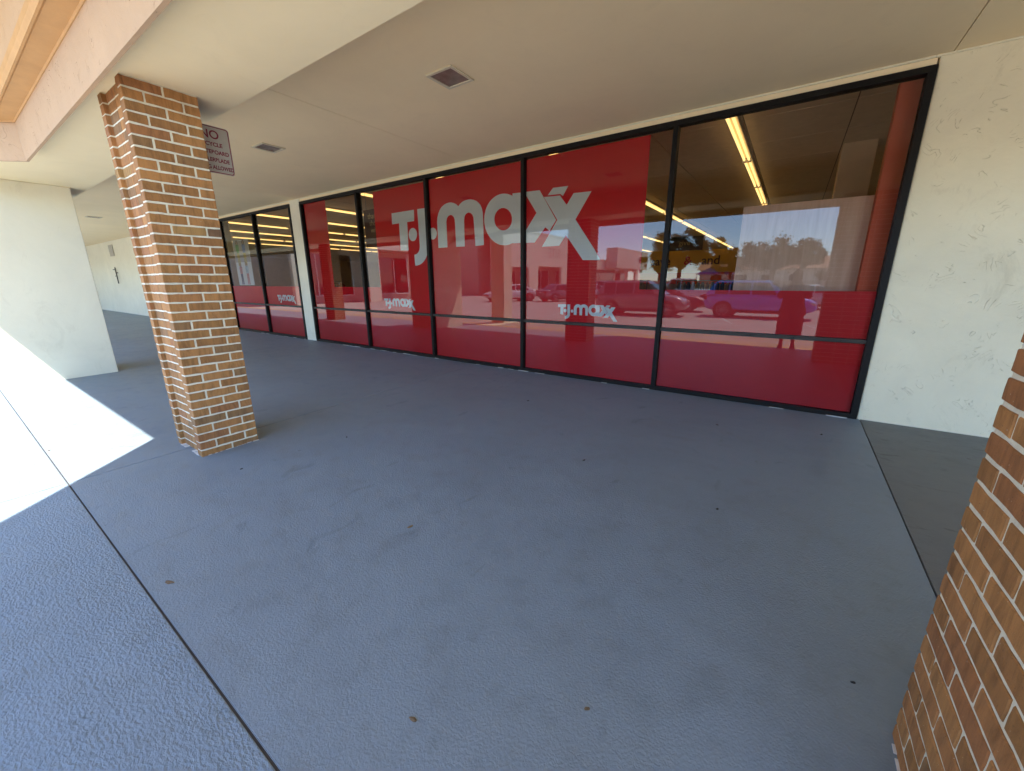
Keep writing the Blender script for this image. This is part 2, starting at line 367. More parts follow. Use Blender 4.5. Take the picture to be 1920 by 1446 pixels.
base = mesh('walkway_bed', [(-40, -0.36, -0.012), (11.5, -0.36, -0.012), (11.5, D + 0.3, fz(D) - 0.010), (-40, D + 0.3, fz(D) - 0.010)], [(0, 1, 2, 3)], M['joint'], walk)
kerb = bpy.data.objects.new('kerb', None); COL.objects.link(kerb); tag(kerb, kind='structure')
for a, b in zip(XS[:-1], XS[1:]): box('kerb_stone', a + 0.004, b - 0.004, -0.53, -0.374, -0.159, -0.004, M['yellow'], kerb, 0.012)
pm = bpy.data.objects.new('road_marking', None); COL.objects.link(pm); tag(pm, kind='structure')
def strip(name, x0, x1, y0, y1, mat): return mesh(name, [(x0, y0, -0.156), (x1, y0, -0.156), (x1, y1, -0.156), (x0, y1, -0.156)], [(0, 1, 2, 3)], mat, pm)
strip('fire_lane_line', -22, 12, -2.10, -1.98, M['yellow']); strip('fire_lane_line', -22, 12, -3.05, -2.95, M['yellow'])
for i in range(-6, 6):
    x = -4.6 + i * 2.75
    mesh('stall_line', [(x, -7.3, -0.1555), (x + 0.1, -7.3, -0.1555), (x - 1.4 + 0.1, -12.2, -0.1555), (x - 1.4, -12.2, -0.1555)], [(0, 1, 2, 3)], M['line'], pm)
for i in range(16):
    x = -16 + i * 1.1
    mesh('hatch_line', [(x, -6.6, -0.1555), (x + 0.09, -6.6, -0.1555), (x + 0.62, -7.25, -0.1555), (x + 0.53, -7.25, -0.1555)], [(0, 1, 2, 3)], M['line'], pm)

# ------------------------------------------------------------------ brick pillars
COURSES = 39; PH0 = 0.0; PH1 = 3.0
def brick_meshes(w, h, d, nvar=4):
    # face outline in (u,v) around the centre, depth 0 (face) .. -d ; the outline wanders a little
    out = []
    for k in range(nvar):
        rnd = random.Random(k * 97 + int(w * 1000))
        nu = max(2, int(w / 0.04)); pts = []
        j = lambda: rnd.uniform(-0.0021, 0.0021)
        for i in range(nu): pts.append((-w / 2 + w * i / nu, -h / 2 + j()))
        pts.append((w / 2 - 0.001, -h / 2 + j())); pts.append((w / 2 + j(), 0))
        for i in range(nu): pts.append((w / 2 - w * i / nu, h / 2 + j()))
        pts.append((-w / 2 + 0.001, h / 2 + j())); pts.append((-w / 2 + j(), 0))
        n = len(pts); cl = 0.0028
        V = [(p[0] * (1 - 2 * cl / w), 0, p[1] * (1 - 2 * cl / h)) for p in pts] + [(p[0], cl, p[1]) for p in pts] + [(p[0], d, p[1]) for p in pts]
        F = [tuple(range(n))] + [(i, (i + 1) % n, n + (i + 1) % n, n + i) for i in range(n)] + [(n + i, n + (i + 1) % n, 2 * n + (i + 1) % n, 2 * n + i) for i in range(n)] + [tuple(range(2 * n, 3 * n))]
        me = bpy.data.meshes.new('brick'); me.from_pydata(V, [], F); me.update()
        bm = bmesh.new(); bm.from_mesh(me); bmesh.ops.recalc_face_normals(bm, faces=bm.faces); bm.to_mesh(me); bm.free()
        me.materials.append(M['brick']); out.append(me)
    return out
CH = (PH1 - PH0) / COURSES; JT = 0.0138
BM = {}
def bmesh_for(w):
    k = round(w, 3)
    if k not in BM: BM[k] = brick_meshes(k, CH - JT, 0.09)
    return BM[k]
def brick_pillar(x0, x1, y0, y1, label, faces, rear_stuff):
    t = thing('brick_pillar', ((x0 + x1) / 2, (y0 + y1) / 2, fz((y0 + y1) / 2)), label, 'pillar', 'brick pillars of the arcade')
    c = wloc(t); PR = 0.0045; sw = 0.087; rec = 0.03
    # mortar core: full depth at both sides, set back between them on the two ends
    pts = [(x0 + PR, y0 + PR), (x0 + sw, y0 + PR), (x0 + sw, y0 + rec + PR), (x1 - sw, y0 + rec + PR), (x1 - sw, y0 + PR), (x1 - PR, y0 + PR),
           (x1 - PR, y1 - PR), (x1 - sw, y1 - PR), (x1 - sw, y1 - rec - PR), (x0 + sw, y1 - rec - PR), (x0 + sw, y1 - PR), (x0 + PR, y1 - PR)]
    prism('mortar_core', pts, 'z', -0.02, PH1, M['mortar'], t)
    rnd = random.Random(int(x0 * 1000)); L = y1 - y0
    spare = []
    def put(w, wx, wy, z, ang, own=True):
        me = rnd.choice(bmesh_for(w))
        mw = Matrix.Translation(Vector((wx, wy, z)) - c) @ Matrix.Rotation(ang, 4, 'Z') @ Matrix.Rotation(rnd.uniform(-0.004, 0.004), 4, 'Y')
        if own:
            o = bpy.data.objects.new('brick', me); COL.objects.link(o); o.parent = t; o.matrix_local = mw
        else: spare.append((me, mw))
    for k in range(COURSES):
        z = PH0 + (k + 0.5) * CH + fz(y0) * 0
        st_ = 0.226 if k % 2 == 0 else 0.108
        cuts = [0] + [c_ / L for c_ in (st_, st_ + 0.24, st_ + 0.48) if c_ < L - 0.03] + [1]
        for a, b in zip(cuts[:-1], cuts[1:]):
            lo = a * L + (JT / 2 if a > 0 else 0); hi = b * L - (JT / 2 if b < 1 else 0); w = hi - lo; mid = (lo + hi) / 2
            for sgn, fx in ((1, x1), (-1, x0)):
                # outward normal sgn*x : brick mesh faces local -y
                ang = R_(90) if sgn > 0 else R_(-90)
                put(w, fx + rnd.uniform(-.0008, .0008), y1 - mid, z, ang, ('+x' if sgn > 0 else '-x') in faces)
        # two bricks in stack bond in each recessed end
        wi = (x1 - x0 - 2 * sw); nb = max(2, round(wi / 0.21)); bw = wi / nb - 0.009
        for q in range(nb):
            xc = x0 + sw + (q + 0.5) * wi / nb
            put(bw, xc, y0 + rec, z, 0, '-y' in faces)
            put(bw, xc, y1 - rec, z, R_(180), '+y' in faces)
    if spare:
        bm = bmesh.new()
        for me, mw in spare:
            n0 = len(bm.verts); bm.from_mesh(me); bm.verts.ensure_lookup_table()
            bmesh.ops.transform(bm, matrix=mw, verts=bm.verts[n0:])
        me = bpy.data.meshes.new(rear_stuff); bm.to_mesh(me); bm.free(); me.materials.append(M['brick'])
        o = bpy.data.objects.new('brick_facing', me); COL.objects.link(o); o.parent = t; o['kind'] = 'stuff'
    return t
PX = (-4.785, -4.182)
brick_pillar(PX[0], PX[1], 1.112, 1.585, 'slim brick pillar with white mortar joints beside the no bicycle sign', ('+x', '-y', '-x'), 'brick_facing')
brick_pillar(0.505, 1.52, 0.990, 1.588, 'near brick pillar cut off by the right edge of the photo', ('-x', '+y'), 'brick_facing')
brick_pillar(-15.95, -15.35, 1.112, 1.588, 'brick pillar far along the arcade behind the cream wing wall', ('+x',), 'brick_facing')

def pillar_seal(t, x0, x1, y0, y1, seed):
    rs = random.Random(seed); L = []
    def run(a, b, f):
        q = a
        while q < b:
            w = rs.uniform(0.015, 0.07)
            if rs.random() < 0.7: L.append(f(q, min(b, q + w), rs.uniform(0.004, 0.011)))
            q += w + rs.uniform(0, 0.03)
    run(y0, y1, lambda a, b, d: (x1 - 0.002, x1 + d, a, b, fz(a) - 0.004, fz(a) + rs.uniform(0.001, 0.005)))
    run(y0, y1, lambda a, b, d: (x0 - d, x0 + 0.002, a, b, fz(a) - 0.004, fz(a) + rs.uniform(0.001, 0.005)))
    run(x0, x1, lambda a, b, d: (a, b, y0 - d, y0 + 0.034, fz(y0) - 0.004, fz(y0) + rs.uniform(0.001, 0.004)))
    boxes('sealant', L, M['caulk'], t)
for t_, args in zip([o for o in COL.objects if o.name.startswith('brick_pillar')], ((PX[0], PX[1], 1.112, 1.585, 1), (0.505, 1.52, 0.990, 1.588, 2))): pillar_seal(t_, *args)

# ------------------------------------------------------------------ arcade roof, beam, fascia
CZ = 3.45; BZ = 3.0; BY = 1.842; FY = 0.957; FZ = 2.873; CX = -7.30
roof = thing('arcade_roof', (0, 3, 3.0), 'tan flat arcade ceiling with peach stucco fascia along the outer edge', 'canopy')
for a, b in zip([-40, -25.0, -14.95, -9.9, -4.68, 0.85, 6.2], [-25.0, -14.95, -9.9, -4.68, 0.85, 6.2, 11.5]):
    box('ceiling_panel', a + 0.004, b - 0.004, BY + 0.002, D + 0.05, CZ, CZ + 0.05, M['ceil'], roof)
box('ceiling_backing', -40, 11.5, BY, D + 0.2, CZ + 0.056, CZ + 0.1, M['joint'], roof)
prism('beam_casing', [(11.5, FY + 0.06), (-4.489, FY + 0.06), (-4.489, BY), (11.5, BY)], 'z', BZ, CZ + 0.1, M['soffit'], roof)
prism('beam_casing', [(-4.491, FY + 0.06), (CX, FY + 0.06), (CX - 0.60, FY - 0.45), (-13.0, FY - 0.45), (-13.0, BY), (-4.491, BY)], 'z', BZ, CZ + 0.1, M['soffit'], roof)
prism('beam_casing', [(-13.002, FY - 0.45), (-40, FY - 0.45), (-40, BY), (-13.002, BY)], 'z', BZ, CZ + 0.1, M['soffit'], roof)
# fascia: lower face, deep moulded band set outwards, upper face ; steps out with a splay at the left
def fascia_sweep(name, prof, mat):
    # prof: list of (outward offset, z); path follows the outer edge of the roof
    path = [(11.5, FY), (CX, FY), (CX - 0.62, FY - 0.51), (-40, FY - 0.51)]
    nrm = []
    for i, p in enumerate(path):
        ds = []
        if i > 0: ds.append(Vector((path[i][0] - path[i - 1][0], path[i][1] - path[i - 1][1])).normalized())
        if i < len(path) - 1: ds.append(Vector((path[i + 1][0] - path[i][0], path[i + 1][1] - path[i][1])).normalized())
        ns = [Vector((-d.y, d.x)) for d in ds]   # to the left of travel (-x) is -y : outward
        n = sum(ns, Vector((0, 0))).normalized(); n = n / max(0.3, n.dot(ns[0])); nrm.append(n)
    V, F = [], []; m = len(prof)
    for p, n in zip(path, nrm):
        for off, z in prof: V.append((p[0] + n.x * off, p[1] + n.y * off, z))
    for i in range(len(path) - 1):
        for j in range(m):
            F.append((i * m + j, i * m + (j + 1) % m, (i + 1) * m + (j + 1) % m, (i + 1) * m + j))
    return mesh(name, V, F, mat, roof)
fascia_sweep('fascia', [(0, FZ), (0, 3.253), (-0.05, 3.253), (-0.025, FZ)], M['peach'])
fascia_sweep('fascia_band', [(-0.13, 3.256), (0.005, 3.256), (0.012, 3.268), (0.135, 3.268), (0.15, 3.256), (0.165, 3.256), (0.18, 3.29), (0.18, 3.34), (-0.13, 3.34)], M['peach_band'])
fascia_sweep('upper_fascia', [(0.172, 3.343), (0.172, 5.2), (-0.13, 5.2), (-0.13, 3.343)], M['peach'])
box('ceiling_trim', -40, 0.745, D - 0.028, D + 0.03, 3.432, 3.449, M['trim'], roof, 0.004)
box('ceiling_trim', 0.747, 11.5, D - 0.028, D + 0.03, 3.432, 3.449, M['trim'], roof, 0.004)
# unseen outer porch roof, inferred from the shadow edges and shaped to cast them
porch = thing('unseen_porch_roof', (2, -1, 3.70), 'unseen peach porch roof outside the fascia, shaped to cast the walkway shadow edges', 'canopy')
EZ = 3.70
ev = [(11.0, -2.32), (-2.85, -2.32), (-4.07, -1.01), (-10.4, -1.01), (-10.4, FY - 0.70), (-8.0, FY - 0.70), (-7.36, FY - 0.176), (11.0, FY - 0.176)]
prism('roof_slab', ev, 'z', EZ, EZ + 0.06, M['soffit'], porch)
prism('roof_edge', ev, 'z', EZ + 0.062, EZ + 0.45, M['peach'], porch)
box('porch_column', 9.6, 10.1, -2.25, -1.75, -0.16, EZ - 0.002, M['stucco_side'], porch)
def ceiling_lamp(x, y, label):
    t = thing('recessed_light', (x, y, CZ), label, 'ceiling light', 'recessed ceiling lights'); h = 0.165; w = 0.03
    for (a, b, c, d) in ((-h, h, -h, -h + w), (-h, h, h - w, h), (-h, -h + w, -h + w, h - w), (h - w, h, -h + w, h - w)):
        box('frame', x + a, x + b, y + c, y + d, CZ - 0.014, CZ - 0.001, M['lamp_frame'], t, 0.003)
    box('lens', x - h + w, x + h - w, y - h + w, y + h - w, CZ - 0.006, CZ - 0.001, M['lens'], t)
    return t
ceiling_lamp(-3.0, 3.305, 'square recessed ceiling light above the big white lettering, nearest one')
ceiling_lamp(-6.59, 3.295, 'square recessed ceiling light just right of the no bicycle sign')
ceiling_lamp(-17.5, 3.34, 'small distant recessed ceiling light past the cream wing wall')

# ------------------------------------------------------------------ walls
def wall(name, label, x0, x1, y0, y1, z0, z1, mat, bev=0.01):
    o = box(name, x0, x1, y0, y1, z0, z1, mat, None, bev); return tag(o, label, 'wall')
wall('stucco_wall', 'cream trowelled stucco wall right of the dark framed shop window', 0.775, 11.5, D - 0.015, D + 0.25, 0.05, 3.449, M['stucco'])
post = box('stucco_post', -10.30, -9.86, D - 0.03, D + 0.2, 0.05, 3.431, M['stucco_side'], None, 0.008); tag(post, 'narrow cream post between the two groups of windows', 'post')
wl_ = wall('stucco_wall', 'long pale stucco wall at the far left end of the covered walkway', -40, -14.50, D - 0.02, D + 0.25, 0.04, 3.431, M['stucco_side'])
hd = box('header_board', -14.5, 0.76, D - 0.012, D + 0.2, 3.375, 3.431, M['ceil'], None); tag(hd, 'thin tan header strip above the dark window frames', 'header')
wing = thing('wing_wall', (-11, 0.9, 0), 'cream stucco wing wall with a sunlit lower corner left of the brick pillar', 'wall')
box('wall_body', -10.6, -9.6, 0.20, 1.648, -0.01, 3.0 - 0.001, M['stucco_side'], wing, 0.012)
pier = thing('stucco_pier', (-9.25, -1.7, -0.16), 'sunlit cream pier mirrored in the middle red pane left of the white sedan', 'pier')
box('shaft', -9.55, -8.95, -2.0, -1.45, -0.01, 4.3, M['stucco_side'], pier, 0.012); box('plinth', -9.75, -8.75, -2.2, -0.535, -0.159, -0.006, M['stucco_side'], pier, 0.01)
for (x, z, w, h, n, l) in ((-26.9, 3.02, 0.7, 0.5, 'wall_notice', 'small pale notice high on the far stucco wall'),):
    o = box(n, x - w / 2, x + w / 2, D - 0.05, D - 0.021, z - h / 2, z + h / 2, M['notice'], None, 0.004); tag(o, l, 'notice')
v = thing('wall_valve', (-26.8, D - 0.05, 1.8), 'dark pipe valve fixed low on the far stucco wall', 'valve')
cyls('pipe', [((-26.75, D - 0.09, 1.5), (-26.75, D - 0.09, 2.25), 0.022, 0.022)], M['black'], v)
cyls('outlet', [((-26.75, D - 0.09, 2.15), (-27.15, D - 0.09, 2.15), 0.018, 0.018), ((-26.75, D - 0.09, 1.85), (-27.0, D - 0.09, 1.85), 0.018, 0.018), ((-26.75, D - 0.02, 2.0), (-26.75, D - 0.09, 2.0), 0.02, 0.02)], M['black'], v)

# ------------------------------------------------------------------ shop windows
LT = [(-6.665, 2.841), (-6.028, 2.846), (-6.038, 2.65), (-6.234, 2.646), (-6.244, 2.134), (-6.472, 2.144), (-6.467, 2.643), (-6.673, 2.638)]
LJ = [(-5.938, 2.849), (-5.717, 2.846), (-5.716, 2.151), (-5.725, 2.088), (-5.749, 2.029), (-5.782, 1.977), (-5.828, 1.933), (-5.883, 1.892), (-5.951, 1.863), (-6.026, 1.849), (-6.086, 1.849), (-6.093, 2.051), (-6.046, 2.054), (-6.005, 2.069), (-5.969, 2.098), (-5.942, 2.14), (-5.928, 2.193)]
LM = [(-5.438, 2.142), (-5.443, 2.585), (-5.432, 2.654), (-5.403, 2.721), (-5.366, 2.777), (-5.323, 2.818), (-5.271, 2.847), (-5.213, 2.867), (-5.152, 2.876), (-5.09, 2.875), (-5.03, 2.861), (-4.97, 2.834), (-4.92, 2.797), (-4.877, 2.832), (-4.822, 2.86), (-4.762, 2.874), (-4.696, 2.878), (-4.636, 2.874), (-4.575, 2.86), (-4.516, 2.837), (-4.467, 2.801), (-4.43, 2.761), (-4.404, 2.708), (-4.388, 2.644), (-4.384, 2.519), (-4.38, 2.14), (-4.562, 2.134), (-4.587, 2.536), (-4.592, 2.592), (-4.614, 2.635), (-4.65, 2.663), (-4.692, 2.676), (-4.732, 2.67), (-4.767, 2.649), (-4.79, 2.613), (-4.799, 2.553), (-4.804, 2.138), (-5.005, 2.14), (-5.012, 2.532), (-5.017, 2.594), (-5.037, 2.636), (-5.072, 2.664), (-5.113, 2.674), (-5.157, 2.664), (-5.193, 2.634), (-5.214, 2.577), (-5.215, 2.144)]
LA = [(-3.792, 2.868), (-3.301, 2.857), (-3.013, 2.421), (-3.12, 2.276), (-3.195, 2.334), (-3.379, 2.126), (-3.795, 2.138), (-3.796, 2.141), (-3.837, 2.128), (-3.879, 2.119), (-3.923, 2.115), (-3.967, 2.116), (-4.011, 2.122), (-4.055, 2.132), (-4.098, 2.147), (-4.139, 2.167), (-4.178, 2.191), (-4.215, 2.22), (-4.248, 2.252), (-4.278, 2.287), (-4.304, 2.325), (-4.325, 2.366), (-4.341, 2.408), (-4.353, 2.451), (-4.36, 2.496), (-4.361, 2.54), (-4.357, 2.583), (-4.348, 2.625), (-4.334, 2.666), (-4.316, 2.704), (-4.293, 2.74), (-4.266, 2.772), (-4.236, 2.801), (-4.202, 2.826), (-4.165, 2.847), (-4.126, 2.864), (-4.086, 2.876), (-4.044, 2.884), (-4.001, 2.887), (-3.958, 2.885), (-3.915, 2.879), (-3.873, 2.868), (-3.833, 2.853), (-3.793, 2.834)]
LH1 = [(-3.803, 2.497), (-3.807, 2.46), (-3.82, 2.427), (-3.84, 2.397), (-3.868, 2.372), (-3.9, 2.355), (-3.937, 2.345), (-3.976, 2.343), (-4.015, 2.35), (-4.053, 2.365), (-4.086, 2.388), (-4.114, 2.417), (-4.135, 2.451), (-4.147, 2.488), (-4.151, 2.526), (-4.146, 2.563), (-4.132, 2.597), (-4.11, 2.627), (-4.082, 2.651), (-4.048, 2.668), (-4.011, 2.676), (-3.972, 2.677), (-3.934, 2.669), (-3.898, 2.653), (-3.866, 2.631), (-3.839, 2.602), (-3.819, 2.569), (-3.807, 2.534)]
LH2 = [(-3.547, 2.82), (-3.353, 2.548), (-3.544, 2.31)]
LX = [(-3.228, 2.754), (-2.96, 2.745), (-2.846, 2.61), (-2.742, 2.752), (-2.471, 2.746), (-2.7, 2.402), (-2.396, 1.997), (-2.289, 1.833), (-2.559, 1.842), (-2.845, 2.203), (-2.952, 2.057), (-3.246, 2.059), (-2.993, 2.42)]
LACC = [(-3.164, 2.771), (-3.076, 2.861), (-2.83, 2.856), (-2.911, 2.735), (-2.954, 2.765)]
LD1 = [(-5.983, 2.408), (-5.988, 2.382), (-5.999, 2.358), (-6.014, 2.336), (-6.034, 2.318), (-6.058, 2.305), (-6.083, 2.298), (-6.109, 2.296), (-6.135, 2.301), (-6.158, 2.311), (-6.179, 2.327), (-6.196, 2.347), (-6.207, 2.37), (-6.213, 2.396), (-6.214, 2.423), (-6.208, 2.449), (-6.197, 2.474), (-6.18, 2.496), (-6.16, 2.513), (-6.137, 2.526), (-6.111, 2.532), (-6.085, 2.534), (-6.06, 2.529), (-6.037, 2.518), (-6.017, 2.503), (-6.0, 2.483), (-5.989, 2.46), (-5.983, 2.435)]
LD2 = [(-5.463, 2.391), (-5.467, 2.369), (-5.476, 2.348), (-5.489, 2.329), (-5.506, 2.314), (-5.526, 2.303), (-5.548, 2.297), (-5.571, 2.296), (-5.593, 2.299), (-5.614, 2.308), (-5.632, 2.322), (-5.647, 2.339), (-5.658, 2.359), (-5.663, 2.381), (-5.664, 2.404), (-5.66, 2.427), (-5.65, 2.448), (-5.637, 2.467), (-5.619, 2.482), (-5.599, 2.492), (-5.577, 2.498), (-5.555, 2.499), (-5.533, 2.495), (-5.512, 2.486), (-5.494, 2.473), (-5.48, 2.456), (-5.469, 2.436), (-5.464, 2.414)]
def logo_polys(ox, oz, sc):
    X0, Z0 = -6.673, 2.846
    f = lambda pts: [(ox + (p[0] - X0) * sc, oz + (p[1] - Z0) * sc) for p in pts]
    return [f(LT), f(LJ), f(LM), f(LA), f(LH1), f(LH2), f(LX), f(LACC), f(LD1), f(LD2)]
ZB = 0.092; ZT = 3.372; ZM = 0.935; ZR = 1.436
def window_group(label, xs, gaps, films, name='shop_window'):
    t = thing(name, ((xs[0] + xs[-1]) / 2, D, ZB), label, 'window', 'red filmed shop windows')
    f0, f1 = D - 0.045, D + 0.075
    box('head_rail', xs[0], xs[-1], f0, f1, ZT - 0.055, ZT, M['bronze'], t, 0.003)
    box('sill_rail', xs[0], xs[-1], f0, f1, ZB - 0.03, ZB + 0.05, M['bronze'], t, 0.003)
    hw = 0.028
    edges = []
    for i, x in enumerate(xs):
        a, b = (x, x + 0.06) if i == 0 else ((x - 0.06, x) if i == len(xs) - 1 else (x - hw, x + hw))
        box('mullion', a, b, f0 - 0.006, f1 + 0.002, ZB + 0.051, ZT - 0.056, M['bronze'], t, 0.004); edges.append((a, b))
    for i in range(len(xs) - 1):
        a, b = edges[i][1], edges[i + 1][0]
        rail = box('transom', a, b, f0 + 0.004, f1, ZM - 0.03, ZM + 0.012, M['bronze_rail'], t, 0.004)
        n = 5
        cyls('screw', [((a + (b - a) * (k + 0.5) / n, f0 + 0.004, ZM - 0.01), (a + (b - a) * (k + 0.5) / n, f0 - 0.002, ZM - 0.01), 0.009, 0.008) for k in range(n)], M['bronze'], rail, n=8)
        for z0, z1 in ((ZB + 0.05, ZM - 0.03), (ZM + 0.012, ZT - 0.055)):
            gm_ = bpy.data.meshes.new('glass_pane'); gm_.from_pydata([(a, D, z0), (b, D, z0), (b, D, z1), (a, D, z1)], [], [(0, 1, 2, 3)]); gm_.update(); link('glass_pane', gm_, M['glass'], t)
        # red film over the lower part of each pane
        box('red_film', a, b, D + 0.030, D + 0.034, ZB + 0.05, ZM - 0.03, M['film'], t)
        box('red_film', a, b, D + 0.030, D + 0.034, ZM + 0.012, ZR, M['film'], t)
    for i, (a, b, z0, z1) in enumerate(films):
        box('red_film', a, b, D + 0.032, D + 0.036, z0, z1, M['film'], t)
    return t
w1 = window_group('wide five pane shop window with huge white lettering on red film', [-9.85, -7.665, -5.64, -3.565, -1.402, 0.77], None,
    [(-9.79, -8.90, ZR, ZT - 0.056), (-7.20, -5.669, ZR, ZT - 0.09), (-5.611, -3.594, ZR, ZT - 0.075), (-3.536, -1.715, ZR, ZT - 0.075)])
w2 = window_group('two pane shop window half hidden behind the brick pillar', [-14.49, -12.30, -10.305], None, [])
big = curve_mesh('lettering', logo_polys(-6.673, 2.846, 1.0), D + 0.0265, M['white_print'], w1)
big['label'] = 'huge white shop name lettering'
for ox, oz, tt in ((-2.945, 1.207, w1), (-7.115, 1.207, w1), (-11.69, 1.207, w2)):
    curve_mesh('lettering', logo_polys(ox, oz, 0.2185), D + 0.0275, M['white_print'], tt)
# sealant along the sill
rnd = random.Random(5)
for tt, (a, b) in ((w1, (-9.8, 0.7)), (w2, (-14.4, -10.35))):
    L = []
    x = a
    while x < b:
        w = rnd.uniform(0.03, 0.22)
        if rnd.random() < 0.45: L.append((x, min(b, x + w), D - 0.062 + rnd.uniform(-0.004, 0.003), D - 0.0455, fz(D) - 0.002, fz(D) + rnd.uniform(0.002, 0.007)))
        x += w + rnd.uniform(0.02, 0.2)
    boxes('sealant', L, M['caulk'], tt)

# ------------------------------------------------------------------ no bicycle sign
SX = -4.45
sg = thing('no_cycling_sign', (SX, 1.72, 2.505), 'white sign with maroon border forbidding bicycles, half behind the brick pillar', 'sign')
def rrect(y0, y1, z0, z1, r, n=6):
    P = []
    for cy_, cz_, a0 in ((y1 - r, z1 - r, 0), (y0 + r, z1 - r, 90), (y0 + r, z0 + r, 180), (y1 - r, z0 + r, 270)):
        for i in range(n + 1):
            a = R_(a0 + 90 * i / n); P.append((cy_ + r * math.cos(a), cz_ + r * math.sin(a)))
    return P
prism('panel', rrect(1.578, 1.885, 2.505, 2.892, 0.025), 'x', SX - 0.003, SX, M['sign_white'], sg)
o_, i_ = rrect(1.583, 1.880, 2.510, 2.887, 0.022), rrect(1.590, 1.873, 2.517, 2.880, 0.017); n_ = len(o_)
mesh('border', [(SX + 0.0016, *p) for p in o_] + [(SX + 0.0016, *p) for p in i_], [(k, (k + 1) % n_, n_ + (k + 1) % n_, n_ + k) for k in range(n_)], M['sign_red'], sg)
rotx = Matrix(((0, 0, 1), (1, 0, 0), (0, 1, 0)))   # text x -> +y, text y -> +z, normal -> +x
for body, size, z in (('NO', 0.095, 2.790), ('BICYCLE', 0.044, 2.728), ('SKATEBOARD', 0.044, 2.665), ('ROLLERBLADE', 0.044, 2.602), ('RIDING ALLOWED', 0.044, 2.540)):
    text_mesh('lettering', body, size, M['sign_red'], sg, Vector((SX + 0.002, 1.7315 if body != 'NO' else 1.725, z)), rotx, 'CENTER', 0, 1, 0.0015, {'RIDING ALLOWED': 0.80, 'ROLLERBLADE': 0.86, 'SKATEBOARD': 0.92}.get(body, 1.0))
box('bracket', SX - 0.03, SX - 0.0035, 1.560, 1.61, 2.62, 2.66, M['steel'], sg); box('bracket', SX - 0.03, SX - 0.0035, 1.560, 1.61, 2.76, 2.80, M['steel'], sg)
# ------------------------------------------------------------------ shop interior
SZ = 3.70
sh = thing('shop_interior', (-10, 20, 0.09), 'dim shop interior with tan tiled ceiling seen through the glass', 'room')
box('floor', -40, 9, D + 0.09, 46, 0.02, 0.10, M['store_floor'], sh)
box('ceiling', -40, 9, D + 0.26, 46, SZ + 0.022, SZ + 0.1, M['store_gap'], sh)
box('back_wall', -40, 9, 46, 46.2, 0.1, SZ + 0.1, M['store_wall'], sh)
box('side_wall', 8.8, 9, D + 0.26, 46, 0.1, SZ + 0.02, M['store_wall'], sh)
box('side_wall', -40, -39.8, D + 0.26, 46, 0.1, SZ + 0.02, M['store_wall'], sh)
box('roof_slab', -41, 12, D + 0.1, 47, SZ + 0.4, SZ + 0.7, M['joint'], sh)
box('parapet', -41, 12, D + 0.1, D + 0.4, 3.56, 6.0, M['stucco_side'], sh)
box('bulkhead', -14.5, 0.77, D + 0.21, D + 0.25, 3.375, SZ + 0.02, M['store_wall'], sh)
tw = 1.22
tile_me = None
for i in range(-12, 3):
    for j in range(0, 18):
        x, y = i * tw + 0.33, D + 0.27 + j * tw
        if tile_me is None:
            o = box('ceiling_tile', 0.008, tw - 0.008, 0.008, tw - 0.008, 0, 0.02, M['store_tile'], sh, 0.0, True); tile_me = o.data
        else:
            o = bpy.data.objects.new('ceiling_tile', tile_me); COL.objects.link(o); o.parent = sh
        o.location = Vector((x, y, SZ)) - wloc(sh)
V = []; 
box('ceiling_tiling', -39.9, -12 * tw + 0.32, D + 0.27, 46, SZ, SZ + 0.02, M['store_tile'], sh)
box('ceiling_tiling', 3 * tw + 0.34, 8.8, D + 0.27, 46, SZ, SZ + 0.02, M['store_tile'], sh)
box('ceiling_tiling', -12 * tw + 0.33, 3 * tw + 0.33, D + 0.28 + 18 * tw, 46, SZ, SZ + 0.02, M['store_tile'], sh)
# fluorescent rows, running into the shop
FR = thing('fluorescent_row', (-1.0, 6.5, SZ - 0.1), 'bright twin tube fluorescent row over the wood panel in the right pane', 'ceiling light', 'fluorescent rows inside the shop')
box('housing', -1.07, -0.93, 6.4, 40, SZ - 0.05, SZ - 0.004, M['housing'], FR, 0.0)
tub = None
for k in range(13):
    y = 6.45 + k * 2.45
    for sx in (-0.036, 0.036):
        if tub is None:
            tub = cyls('tube', [((0, 0, 0), (0, 2.34, 0), 0.019, 0.019)], M['tube'], FR, True, 8, True); o = tub
        else: o = bpy.data.objects.new('tube', tub.data); COL.objects.link(o); o.parent = FR
        o.location = Vector((-1.0 + sx, y, SZ - 0.078)) - wloc(FR)
        if sx < 0: boxes('socket', [(-1.07, -0.93, y - 0.06, y - 0.012, SZ - 0.105, SZ - 0.051)], M['housing'], FR)
where = ['second fluorescent row from the right, left of the wood panel', 'fluorescent row inside the shop behind the letter x', 'fluorescent row inside the shop behind the white letter a', 'fluorescent row inside the shop behind the white letter T',
         'highest fluorescent row seen in the leftmost pane of the five', 'second highest fluorescent row in the leftmost pane of the five', 'third fluorescent row down in the leftmost pane of the five', 'fluorescent row seen through the two pane window, highest', 'lowest distant fluorescent row in the two pane window']
for k, lab in enumerate(where):
    c = copy_tree(FR); c.location.x = -1.0 - 2.67 * (k + 1); c['label'] = lab; c['group'] = 'fluorescent rows inside the shop'
col_ = box('interior_column', 0.34, 0.78, 9.0, 9.44, 0.101, SZ - 0.002, M['store_wall'], None, 0.01); tag(col_, 'square tan column inside the shop above the wood panel', 'column')
wp = thing('wood_panel', (0.1, D + 0.3, 0.1), 'pinkish wood grain display panel behind the rightmost pane', 'panel')
box('board', -0.62, 0.72, D + 0.30, D + 0.33, 0.101, 2.40, M['wood'], wp, 0.003)
box('batten', -0.60, 0.70, D + 0.335, D + 0.37, 2.2, 2.3, M['wood'], wp)
